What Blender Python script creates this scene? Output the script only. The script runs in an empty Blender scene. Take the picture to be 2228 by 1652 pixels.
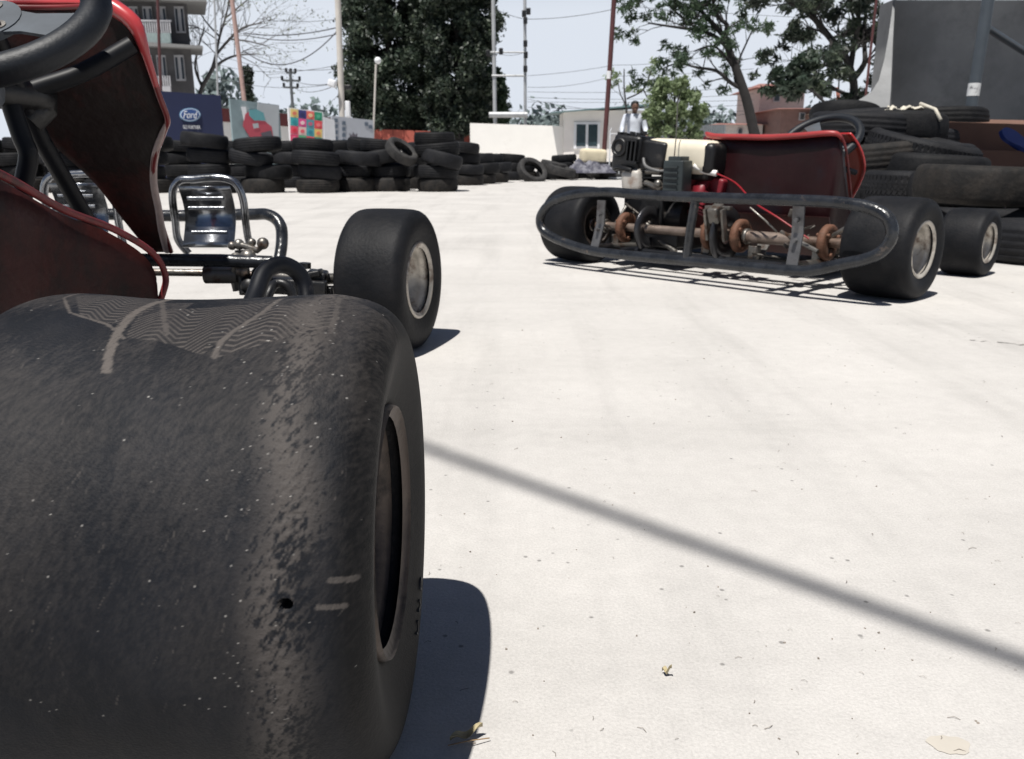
import bpy, bmesh, math, random
import numpy as np
from mathutils import Vector, Matrix, Euler
random.seed(7); np.random.seed(7)
PI = math.pi
sc = bpy.context.scene
C = sc.collection
# ------------------------------------------------------------------ camera model (2228 x 1652 photo pixels)
F = 1800.; TH = math.atan(481/1800.); CH = .37
cT, sT = math.cos(TH), math.sin(TH)
def ray(x, y):
    s = (x-1114)/F; u = (826-y)/F
    return (s, cT+u*sT, -sT+u*cT)
def G(x, y, z=0.):                 # point of the photo on a horizontal plane
    r = ray(x, y); k = (z-CH)/r[2]; return Vector((r[0]*k, r[1]*k, z))
def P(x, y, Y):                    # point of the photo at distance Y
    r = ray(x, y); k = Y/r[1]; return Vector((r[0]*k, Y, CH+r[2]*k))
# ------------------------------------------------------------------ materials
MATS = {}
def mat(name, base, rough=.7, metal=0., var=.15, scale=8., bump=0., bscale=60., c2=None, c2amt=.45, c2scale=5., rnd=0., dust=0., dustcol=(.3,.27,.23), coat=0., spec=None):
    if name in MATS: return MATS[name]
    m = bpy.data.materials.new(name); m.use_nodes = True
    nt = m.node_tree; N = nt.nodes; L = nt.links
    b = N['Principled BSDF']; b.inputs['Roughness'].default_value = rough; b.inputs['Metallic'].default_value = metal
    if coat: b.inputs['Coat Weight'].default_value = coat
    if spec is not None: b.inputs['Specular IOR Level'].default_value = spec
    tc = N.new('ShaderNodeTexCoord')
    n1 = N.new('ShaderNodeTexNoise'); n1.inputs['Scale'].default_value = scale; n1.inputs['Detail'].default_value = 6; n1.inputs['Roughness'].default_value = .6
    L.new(tc.outputs['Object'], n1.inputs['Vector'])
    mr = N.new('ShaderNodeMapRange'); mr.inputs['From Min'].default_value = .3; mr.inputs['From Max'].default_value = .7
    mr.inputs['To Min'].default_value = 1-var; mr.inputs['To Max'].default_value = 1+var
    L.new(n1.outputs['Fac'], mr.inputs['Value'])
    vm = N.new('ShaderNodeVectorMath'); vm.operation = 'SCALE'; vm.inputs[0].default_value = base[:3]
    L.new(mr.outputs['Result'], vm.inputs['Scale']); col = vm.outputs['Vector']
    if rnd:
        oi = N.new('ShaderNodeObjectInfo'); m2 = N.new('ShaderNodeMapRange'); m2.inputs['To Min'].default_value = 1-rnd; m2.inputs['To Max'].default_value = 1+rnd
        L.new(oi.outputs['Random'], m2.inputs['Value']); v2 = N.new('ShaderNodeVectorMath'); v2.operation = 'SCALE'
        L.new(col, v2.inputs[0]); L.new(m2.outputs['Result'], v2.inputs['Scale']); col = v2.outputs['Vector']
    if c2 is not None:
        n2 = N.new('ShaderNodeTexNoise'); n2.inputs['Scale'].default_value = c2scale; n2.inputs['Detail'].default_value = 8; n2.inputs['Roughness'].default_value = .7
        L.new(tc.outputs['Object'], n2.inputs['Vector'])
        r2 = N.new('ShaderNodeMapRange'); r2.inputs['From Min'].default_value = 1-c2amt-.06; r2.inputs['From Max'].default_value = 1-c2amt+.06
        L.new(n2.outputs['Fac'], r2.inputs['Value'])
        mx = N.new('ShaderNodeMix'); mx.data_type = 'RGBA'; L.new(r2.outputs['Result'], mx.inputs['Factor']); L.new(col, mx.inputs['A']); mx.inputs['B'].default_value = (*c2, 1); col = mx.outputs['Result']
    if dust:
        n3 = N.new('ShaderNodeTexNoise'); n3.inputs['Scale'].default_value = 14; n3.inputs['Detail'].default_value = 8; n3.inputs['Roughness'].default_value = .75
        L.new(tc.outputs['Object'], n3.inputs['Vector'])
        r3 = N.new('ShaderNodeMapRange'); r3.inputs['From Min'].default_value = .42; r3.inputs['From Max'].default_value = .75; r3.inputs['To Max'].default_value = dust
        L.new(n3.outputs['Fac'], r3.inputs['Value'])
        mx = N.new('ShaderNodeMix'); mx.data_type = 'RGBA'; L.new(r3.outputs['Result'], mx.inputs['Factor']); L.new(col, mx.inputs['A']); mx.inputs['B'].default_value = (*dustcol, 1); col = mx.outputs['Result']
    L.new(col, b.inputs['Base Color'])
    if bump:
        nb = N.new('ShaderNodeTexNoise'); nb.inputs['Scale'].default_value = bscale; nb.inputs['Detail'].default_value = 5
        L.new(tc.outputs['Object'], nb.inputs['Vector'])
        bp = N.new('ShaderNodeBump'); bp.inputs['Strength'].default_value = bump; bp.inputs['Distance'].default_value = .01
        L.new(nb.outputs['Fac'], bp.inputs['Height']); L.new(bp.outputs['Normal'], b.inputs['Normal'])
    MATS[name] = m; return m
def flat(name, base, rough=.6): return mat(name, base, rough, var=.06, scale=3)

rubber = mat('old rubber', (.0095,.010,.012), .68, var=.3, scale=9, bump=.25, bscale=70, rnd=.35, dust=.28, dustcol=(.042,.040,.039), spec=.18)
rubber_grey = mat('sun bleached rubber', (.028,.028,.029), .75, var=.25, bump=.25, dust=.4, dustcol=(.12,.11,.10), spec=.25)
slick = mat('slick rubber', (.009,.0098,.012), .58, var=.25, scale=12, bump=.12, bscale=160, dust=.3, dustcol=(.045,.041,.039), spec=.14)
chrome = mat('worn chrome tube', (.32,.33,.35), .25, .95, var=.25, scale=30, c2=(.03,.03,.03), c2amt=.4, c2scale=14, bump=.1)
blacktube = mat('black painted tube', (.006,.007,.010), .48, .0, var=.3, scale=20, spec=.25, c2=(.05,.045,.045), c2amt=.33, c2scale=35)
bumpertube = mat('scuffed grey bumper tube', (.017,.019,.023), .27, .0, var=.5, scale=25, c2=(.16,.12,.095), c2amt=.33, c2scale=24, bump=.25, spec=.5)
steel = mat('dirty steel', (.20,.19,.175), .42, .8, var=.35, scale=18, c2=(.10,.055,.035), c2amt=.42, c2scale=22, bump=.2)
rust = mat('orange rusty hub', (.14,.062,.036), .75, .1, var=.3, scale=30, c2=(.10,.05,.03), c2amt=.45, c2scale=30, bump=.3)
rimmet = mat('pale wheel rim', (.52,.48,.42), .45, .3, var=.3, scale=20, c2=(.16,.12,.095), c2amt=.45, c2scale=14, bump=.15)
rimbrown = mat('brown dusty rim', (.085,.066,.055), .55, .4, var=.35, scale=20, c2=(.025,.02,.018), c2amt=.45, c2scale=25, bump=.2)
red = mat('red gelcoat', (.40,.022,.022), .32, var=.12, scale=7, coat=.5, c2=(.28,.015,.018), c2amt=.4, c2scale=9)
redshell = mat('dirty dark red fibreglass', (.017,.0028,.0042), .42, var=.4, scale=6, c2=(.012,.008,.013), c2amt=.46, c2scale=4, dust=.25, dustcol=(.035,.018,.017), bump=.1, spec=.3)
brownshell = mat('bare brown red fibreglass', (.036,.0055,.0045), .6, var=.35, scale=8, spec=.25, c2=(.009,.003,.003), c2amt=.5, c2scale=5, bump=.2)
orange = mat('orange red panel inside', (.26,.028,.015), .45, var=.2, scale=8)
redpart = mat('red engine part', (.17,.012,.02), .45, var=.3, scale=20, c2=(.06,.01,.01), c2amt=.4)
grip = mat('black steering grip', (.007,.0095,.014), .52, var=.2, scale=30, bump=.08, bscale=200, spec=.4)
plate = mat('grey steering plate', (.055,.066,.08), .6, .0, var=.3, scale=15, c2=(.05,.04,.04), c2amt=.4)
cream = mat('cream fuel tank', (.72,.66,.53), .4, var=.1, scale=6, c2=(.34,.24,.13), c2amt=.36, c2scale=6)
blackpl = mat('black engine plastic', (.008,.008,.009), .42, var=.3, scale=20, bump=.15, c2=(.05,.045,.04), c2amt=.36, c2scale=20)
muffler_m = mat('heat stained muffler', (.50,.47,.43), .5, .3, var=.2, c2=(.26,.17,.12), c2amt=.38, c2scale=9)
pan = mat('black floor pan', (.012,.013,.016), .5, .3, var=.3)
conc_wall = mat('grey concrete wall', (.24,.245,.25), .9, var=.32, scale=1.3, bump=.25, bscale=30, c2=(.20,.205,.21), c2amt=.45, c2scale=2.)
leafd = mat('dark broad leaves', (.028,.043,.029), .55, var=.75, scale=1.6, rnd=.2, c2=(.11,.14,.09), c2amt=.42, c2scale=2.6)  # paler patches put sunlit leaf highlights into the colour
leafm = mat('mid green leaves', (.05,.085,.045), .55, var=.5, scale=1.2)
leafl = mat('light green leaves', (.21,.27,.14), .5, var=.4, scale=5)
leafp = mat('pale sparse leaves', (.14,.16,.10), .7, var=.4, scale=1)
bark = mat('dark bark', (.022,.020,.020), .9, var=.3, scale=6, bump=.5, bscale=20)
barkp = mat('pale bare bark', (.12,.115,.115), .9, var=.3, scale=3)
white = mat('white painted plaster', (.84,.82,.78), .8, var=.04, scale=1.2, c2=(.76,.73,.68), c2amt=.36, c2scale=1.)
redpaint = mat('brick red paint', (.36,.085,.06), .75, var=.2, scale=2)
maroon = mat('maroon paint', (.13,.025,.025), .75, var=.2, scale=2)
brickd = mat('dark brick', (.09,.088,.092), .85, var=.25, scale=1.5)
galv = mat('galvanised pole', (.42,.43,.44), .5, .3, var=.12, scale=2)
wirem = flat('black cable', (.03,.03,.035))
def translucent(m, amt=.35):
    nt = m.node_tree; N = nt.nodes; L = nt.links; b = N['Principled BSDF']; out = N['Material Output']
    t = N.new('ShaderNodeBsdfTranslucent'); L.new(b.inputs['Base Color'].links[0].from_socket, t.inputs['Color'])
    x = N.new('ShaderNodeMixShader'); x.inputs[0].default_value = amt; L.new(b.outputs[0], x.inputs[1]); L.new(t.outputs[0], x.inputs[2]); L.new(x.outputs[0], out.inputs['Surface'])
translucent(leafl, .4); translucent(leafm, .3); translucent(leafd, .2)
# ------------------------------------------------------------------ mesh helpers
def crom(pts, n=6, closed=False):
    pts = [Vector(p) for p in pts]; out = []; k = len(pts)
    rng = range(k) if closed else range(k-1)
    for i in rng:
        if closed: a, b, c, d = pts[(i-1)%k], pts[i], pts[(i+1)%k], pts[(i+2)%k]
        else: a, b, c, d = pts[max(i-1,0)], pts[i], pts[i+1], pts[min(i+2,k-1)]
        for j in range(n):
            t = j/n
            out.append(.5*((2*b)+(c-a)*t+(2*a-5*b+4*c-d)*t*t+(3*b-a-3*c+d)*t*t*t))
    if not closed: out.append(pts[-1])
    return out
class MB:
    def __init__(s): s.v = []; s.f = []; s.sm = []
    def add(s, vs, fs, smooth=False):
        o = len(s.v); s.v += [tuple(v) for v in vs]; s.f += [tuple(i+o for i in f) for f in fs]; s.sm += [smooth]*len(fs); return s
    def box(s, c, d, rot=(0,0,0), bev=0.):
        R = Euler(rot).to_matrix(); c = Vector(c)
        if bev <= 0:
            vs = [c+R@Vector((x*d[0]/2, y*d[1]/2, z*d[2]/2)) for x in (-1,1) for y in (-1,1) for z in (-1,1)]
            return s.add(vs, [(0,1,3,2),(4,6,7,5),(0,4,5,1),(2,3,7,6),(0,2,6,4),(1,5,7,3)])
        bm = bmesh.new(); bmesh.ops.create_cube(bm, size=1.)
        for v in bm.verts: v.co = Vector((v.co.x*d[0], v.co.y*d[1], v.co.z*d[2]))
        bmesh.ops.bevel(bm, geom=bm.edges[:], offset=bev, segments=3, affect='EDGES', profile=.6)
        bm.verts.index_update()
        s.add([c+R@v.co for v in bm.verts], [[v.index for v in f.verts] for f in bm.faces], True); bm.free(); return s
    def tube(s, pts, r, n=10, closed=False, cap=True, smooth=0):
        pts = [Vector(p) for p in pts]
        if smooth: 
            rr = r
            if not isinstance(r, (int, float)):
                k = len(pts); m = (k if closed else k-1)*smooth+(0 if closed else 1)
                rr = [np.interp(i/smooth, range(k), r) for i in range(m)]
            pts = crom(pts, smooth, closed); r = rr
        k = len(pts); R = [r]*k if isinstance(r, (int, float)) else list(r)
        vs = []; up = None
        for i, p in enumerate(pts):
            t = (pts[(i+1)%k]-pts[i-1]) if closed else (pts[min(i+1,k-1)]-pts[max(i-1,0)])
            if t.length < 1e-9: t = Vector((0,0,1))
            t.normalize()
            if up is None: up = Vector((0,0,1)) if abs(t.z) < .9 else Vector((1,0,0))
            x = t.cross(up)
            if x.length < 1e-6: x = t.orthogonal()
            x.normalize(); up = x.cross(t).normalized()
            for j in range(n):
                a = 2*PI*j/n; vs.append(p+(x*math.cos(a)+up*math.sin(a))*R[i])
        fs = []
        for i in range(k if closed else k-1):
            for j in range(n):
                a = i*n+j; b = i*n+(j+1)%n; c = ((i+1)%k)*n+(j+1)%n; d = ((i+1)%k)*n+j
                fs.append((a,b,c,d))
        s.add(vs, fs, True)
        if cap and not closed:
            s.add(vs[:n], [tuple(range(n))[::-1]]); s.add(vs[-n:], [tuple(range(n))])
        return s
    def lathe(s, prof, n=48, M=Matrix(), closed=False):      # prof: (axial, radius), around local X
        vs = []; k = len(prof)
        for (x, r) in prof:
            for j in range(n):
                a = 2*PI*j/n; vs.append(M@Vector((x, r*math.cos(a), r*math.sin(a))))
        fs = []
        for i in range(k if closed else k-1):
            i2 = (i+1)%k
            for j in range(n): fs.append((i*n+j, i*n+(j+1)%n, i2*n+(j+1)%n, i2*n+j))
        return s.add(vs, fs, True)
    def cyl(s, a, b, r, n=16): return s.tube([a, b], r, n)
    def ball(s, c, r, n=10):
        if isinstance(r, (int, float)): r = (r,r,r)
        vs = []; fs = []
        for i in range(n+1):
            for j in range(2*n):
                p = PI*i/n; a = PI*j/n
                vs.append((c[0]+r[0]*math.sin(p)*math.cos(a), c[1]+r[1]*math.sin(p)*math.sin(a), c[2]+r[2]*math.cos(p)))
        for i in range(n):
            for j in range(2*n): fs.append((i*2*n+j, (i+1)*2*n+j, (i+1)*2*n+(j+1)%(2*n), i*2*n+(j+1)%(2*n)))
        return s.add(vs, fs, True)
    def prism(s, poly, off):                                   # poly of 3D points pushed along off
        k = len(poly); off = Vector(off); vs = [Vector(p) for p in poly]; vs += [v+off for v in vs]
        return s.add(vs, [tuple(range(k))[::-1], tuple(range(k,2*k))]+[(i,(i+1)%k,(i+1)%k+k,i+k) for i in range(k)])
    def build(s, name, m, parent=None, solid=0., sub=0):
        me = bpy.data.meshes.new(name); me.from_pydata(s.v, [], s.f); 
        me.polygons.foreach_set('use_smooth', s.sm); me.materials.append(m); me.update()
        o = bpy.data.objects.new(name, me); C.objects.link(o)
        if parent: o.parent = parent
        if solid: q = o.modifiers.new('s', 'SOLIDIFY'); q.thickness = solid; q.offset = 0
        if sub: q = o.modifiers.new('b', 'SUBSURF'); q.levels = q.render_levels = sub
        return o
def build_each(mb, name, m, parent=None, solid=0.):
    # one object per connected piece
    par = list(range(len(mb.v)))
    def fd(i):
        while par[i] != i: par[i] = par[par[i]]; i = par[i]
        return i
    for f in mb.f:
        a = fd(f[0])
        for i in f[1:]: par[fd(i)] = a
    key = {}                                   # weld coincident verts (caps)
    for i, v in enumerate(mb.v):
        k = (round(v[0],6), round(v[1],6), round(v[2],6))
        if k in key: par[fd(i)] = fd(key[k])
        else: key[k] = i
    groups = {}
    for fi, f in enumerate(mb.f): groups.setdefault(fd(f[0]), []).append(fi)
    out = []
    for fs in groups.values():
        q = MB(); mp = {}
        for fi in fs:
            nf = []
            for i in mb.f[fi]:
                if i not in mp: mp[i] = len(q.v); q.v.append(mb.v[i])
                nf.append(mp[i])
            q.f.append(tuple(nf)); q.sm.append(mb.sm[fi])
        out.append(q.build(name, m, parent, solid))
    return out
def tag(o, label, cat, group=None, kind=None):
    if label: o['label'] = label
    if cat: o['category'] = cat
    if group: o['group'] = group
    if kind: o['kind'] = kind
    return o
def empty(name, label, cat, loc=(0,0,0), rz=0, group=None):
    o = bpy.data.objects.new(name, None); C.objects.link(o); o.location = loc; o.rotation_euler = (0,0,rz); o.empty_display_size = .1
    return tag(o, label, cat, group)
def struct(o): o['kind'] = 'structure'; return o
def smooth_flat(o, ang=35):
    pass
# ------------------------------------------------------------------ camera, world, sun
cd = bpy.data.cameras.new('camera'); cam = bpy.data.objects.new('camera', cd); C.objects.link(cam)
cam.location = (0,0,CH); cam.rotation_euler = (PI/2-TH, 0, 0)
cd.sensor_width = 36; cd.lens = 36*F/2228; cd.clip_start = .02; cd.clip_end = 2000
cd.dof.use_dof = True; cd.dof.focus_distance = .62; cd.dof.aperture_fstop = 22
sc.camera = cam
KX, KY = .19, .36
sun_el = math.atan(1/math.hypot(KX,KY))
sd = bpy.data.lights.new('sun', 'SUN'); so = bpy.data.objects.new('sun', sd); C.objects.link(so)
sd.energy = 5.0; sd.angle = math.radians(.53); sd.color = (1,.965,.91)
so.rotation_euler = Vector((KX,KY,-1)).to_track_quat('-Z','Y').to_euler()
w = bpy.data.worlds.new('World'); sc.world = w; w.use_nodes = True
sky = w.node_tree.nodes.new('ShaderNodeTexSky'); sky.sky_type = 'NISHITA'; sky.sun_disc = False
sky.sun_elevation = sun_el; sky.sun_rotation = math.atan2(-KX,-KY); sky.dust_density = 1.; sky.air_density = .6; sky.ozone_density = 1.; sky.altitude = 1400
bg = w.node_tree.nodes['Background']; bg.inputs['Strength'].default_value = .05
wt = w.node_tree; wn_ = wt.nodes; wl_ = wt.links            # bright whitish haze added to the sky low down, mostly ahead of the camera
wtc = wn_.new('ShaderNodeTexCoord'); wsp = wn_.new('ShaderNodeSeparateXYZ'); wl_.new(wtc.outputs['Generated'], wsp.inputs[0])
wmr = wn_.new('ShaderNodeMapRange'); wmr.interpolation_type = 'SMOOTHSTEP'; wmr.inputs['From Min'].default_value = .15; wmr.inputs['From Max'].default_value = .27; wmr.inputs['To Min'].default_value = 1; wmr.inputs['To Max'].default_value = 0
wl_.new(wsp.outputs['Z'], wmr.inputs['Value'])
wno = wn_.new('ShaderNodeTexNoise'); wno.inputs['Scale'].default_value = 2.2; wno.inputs['Detail'].default_value = 5; wl_.new(wtc.outputs['Generated'], wno.inputs['Vector'])
whz = wn_.new('ShaderNodeMix'); whz.data_type = 'RGBA'; whz.inputs['A'].default_value = (10.9,11.9,13.5,1); whz.inputs['B'].default_value = (13.2,13.8,14.8,1); wl_.new(wno.outputs['Fac'], whz.inputs['Factor'])
waz = wn_.new('ShaderNodeMapRange'); waz.interpolation_type = 'SMOOTHSTEP'; waz.inputs['From Min'].default_value = -.25; waz.inputs['From Max'].default_value = .5; waz.inputs['To Min'].default_value = .12; wl_.new(wsp.outputs['Y'], waz.inputs['Value'])
wml = wn_.new('ShaderNodeMath'); wml.operation = 'MULTIPLY'; wl_.new(wmr.outputs['Result'], wml.inputs[0]); wl_.new(waz.outputs['Result'], wml.inputs[1])
wmx = wn_.new('ShaderNodeMix'); wmx.data_type = 'RGBA'; wl_.new(wml.outputs[0], wmx.inputs['Factor']); wl_.new(sky.outputs['Color'], wmx.inputs['A']); wl_.new(whz.outputs['Result'], wmx.inputs['B'])
wl_.new(wmx.outputs['Result'], bg.inputs['Color'])
sc.view_settings.view_transform = 'Standard'; sc.view_settings.look = 'None'; sc.view_settings.exposure = .30; sc.view_settings.gamma = 1
# ------------------------------------------------------------------ ground
def ground_mat():
    m = bpy.data.materials.new('sun bleached concrete'); m.use_nodes = True; nt = m.node_tree; N = nt.nodes; L = nt.links
    b = N['Principled BSDF']; b.inputs['Roughness'].default_value = .85; b.inputs['Specular IOR Level'].default_value = .25
    tc = N.new('ShaderNodeTexCoord')
    def noise(scale, det=6, rough=.6, vec=None, stretch=None, rot=0):
        n = N.new('ShaderNodeTexNoise'); n.inputs['Scale'].default_value = scale; n.inputs['Detail'].default_value = det; n.inputs['Roughness'].default_value = rough
        if stretch:
            mp = N.new('ShaderNodeMapping'); mp.inputs['Scale'].default_value = stretch; mp.inputs['Rotation'].default_value = (0,0,rot); L.new(tc.outputs['Object'], mp.inputs['Vector']); L.new(mp.outputs['Vector'], n.inputs['Vector'])
        else: L.new(tc.outputs['Object'], n.inputs['Vector'])
        return n.outputs['Fac']
    def rng(v, a, b_, c, d):
        r = N.new('ShaderNodeMapRange'); r.inputs['From Min'].default_value = a; r.inputs['From Max'].default_value = b_; r.inputs['To Min'].default_value = c; r.inputs['To Max'].default_value = d; L.new(v, r.inputs['Value']); return r.outputs['Result']
    def mul(a, b_):
        r = N.new('ShaderNodeMath'); r.operation = 'MULTIPLY'; L.new(a, r.inputs[0]); L.new(b_, r.inputs[1]); return r.outputs[0]
    f = mul(rng(noise(2.2), .35, .65, .93, 1.04), rng(noise(40, 8, .7), .35, .65, .955, 1.035))
    f = mul(f, rng(noise(420, 3, .7), .3, .62, .86, 1.03))
    f = mul(f, rng(noise(1., 7, .62, stretch=(7,.8,1), rot=.7), .50, .68, 1., .89))       # old tyre streaks
    f = mul(f, rng(noise(1., 7, .62, stretch=(.9,5,1), rot=.9), .50, .72, 1., .90))
    vo = N.new('ShaderNodeTexVoronoi'); vo.inputs['Scale'].default_value = 75; L.new(tc.outputs['Object'], vo.inputs['Vector'])
    wn = N.new('ShaderNodeSeparateColor'); L.new(vo.outputs['Color'], wn.inputs['Color'])
    gt = N.new('ShaderNodeMath'); gt.operation = 'GREATER_THAN'; gt.inputs[1].default_value = .93; L.new(wn.outputs['Red'], gt.inputs[0])
    pit = mul(rng(vo.outputs['Distance'], .10, .20, 1., 0.), gt.outputs[0]); f = mul(f, rng(pit, 0, 1, 1, .5))
    vm = N.new('ShaderNodeVectorMath'); vm.operation = 'SCALE'; vm.inputs[0].default_value = (.525,.508,.488); L.new(f, vm.inputs['Scale'])
    L.new(vm.outputs['Vector'], b.inputs['Base Color'])
    bp = N.new('ShaderNodeBump'); bp.inputs['Strength'].default_value = .35; bp.inputs['Distance'].default_value = .004
    L.new(noise(260, 6, .7), bp.inputs['Height']); L.new(bp.outputs['Normal'], b.inputs['Normal'])
    return m
gm = ground_mat()
g = MB(); g.add([(-400,-60,0),(400,-60,0),(400,900,0),(-400,900,0)], [(0,1,2,3)])
tag(g.build('ground', gm), 'pale sun bleached concrete go kart track surface', 'ground', kind='structure')
# ------------------------------------------------------------------ wheels
def kart_tyre_profile(R, W, rb, near=False):
    k = W/.25; q = R/.14
    if not near:
        h = [(.100,rb),(.110,rb+.004),(.119,.090*q),(.1245,.106*q),(.1240,.118*q),(.119,.1275*q),(.110,.1342*q),(.096,.1378*q),(.07,.1393*q),(.035,.1399*q)]
        return [(x*k, r) for x, r in h]+[(0,.14*q)]+[(-x*k, r) for x, r in h[::-1]]
    p = [(.104,rb),(.113,rb+.004),(.119,.092*q),(.1235,.108*q),(.1235,.118*q),(.118,.1275*q),(.108,.1345*q),(.094,.1385*q),(.078,.1402*q),(.05,.1392*q),(.02,.1378*q),
         (-.01,.1372*q),(-.04,.1378*q),(-.07,.1402*q),(-.088,.1405*q),(-.102,.138*q),(-.112,.132*q),(-.12,.124*q),(-.1245,.112*q),(-.117,.095*q),(-.104,rb+.004),(-.088,rb)]
    return [(x*k, r) for x, r in p]
def resample(prof, n):
    pts = crom([(x,r,0) for x,r in prof], 12); d = [0]
    for a, b in zip(pts, pts[1:]): d.append(d[-1]+(b-a).length)
    t = np.linspace(0, d[-1], n); xs = np.interp(t, d, [p.x for p in pts]); rs = np.interp(t, d, [p.y for p in pts])
    return list(zip(xs, rs))
def wheel(parent, name, loc, R, W, side=1, rz=0, rimm=rimmet, rb=None, tm=slick, tyre=None, label=None, hk=.43, lip=.009):
    """rim = the wheel part, tyre + nuts are its sub-parts; side=+1 puts the dish on local +x"""
    rb = rb or R*.52
    M = Matrix.Rotation(rz, 4, 'Z')
    if side < 0: M = M@Matrix.Rotation(PI, 4, 'Z')
    h = W*hk
    rp = [(h+.001,rb-.004),(h+.004,rb+.002),(h+.006,rb+lip*.6),(h+.001,rb+lip),(h-.006,rb+.004),(h-.010,rb-.006),(h-.018,rb-.010),(h-.06*W/.13,rb-.013),(.012,rb-.014),(.008,rb-.02),(.006,rb*.45),(.012,rb*.38),(.014,.001)]
    m = MB().lathe(rp, 40, M)
    m.lathe([(-h-.001,rb-.004),(-h-.004,rb+.006),(-h+.006,rb),(-h+.02,rb-.012),(-.012,rb-.014),(-.008,rb-.02),(-.006,rb*.4),(-.012,.001)], 40, M)
    m.cyl(M@Vector((.01,0,0)), M@Vector((.03,0,0)), rb*.26, 20)
    w_ = m.build(name, rimm, parent); w_.location = loc
    if label: w_['label'] = label
    t = tyre if tyre else MB().lathe(resample(kart_tyre_profile(R, W, rb), 46), 72, M).build('tyre', tm)
    t.parent = w_
    nb = MB()
    for i in range(4):
        a = i*PI/2+.5; c = Vector((.014, rb*.55*math.cos(a), rb*.55*math.sin(a)))
        nb.cyl(M@c, M@(c+Vector((.012,0,0))), .006, 6)
    build_each(nb, 'wheel_nut', steel, w_)
    return w_
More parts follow.
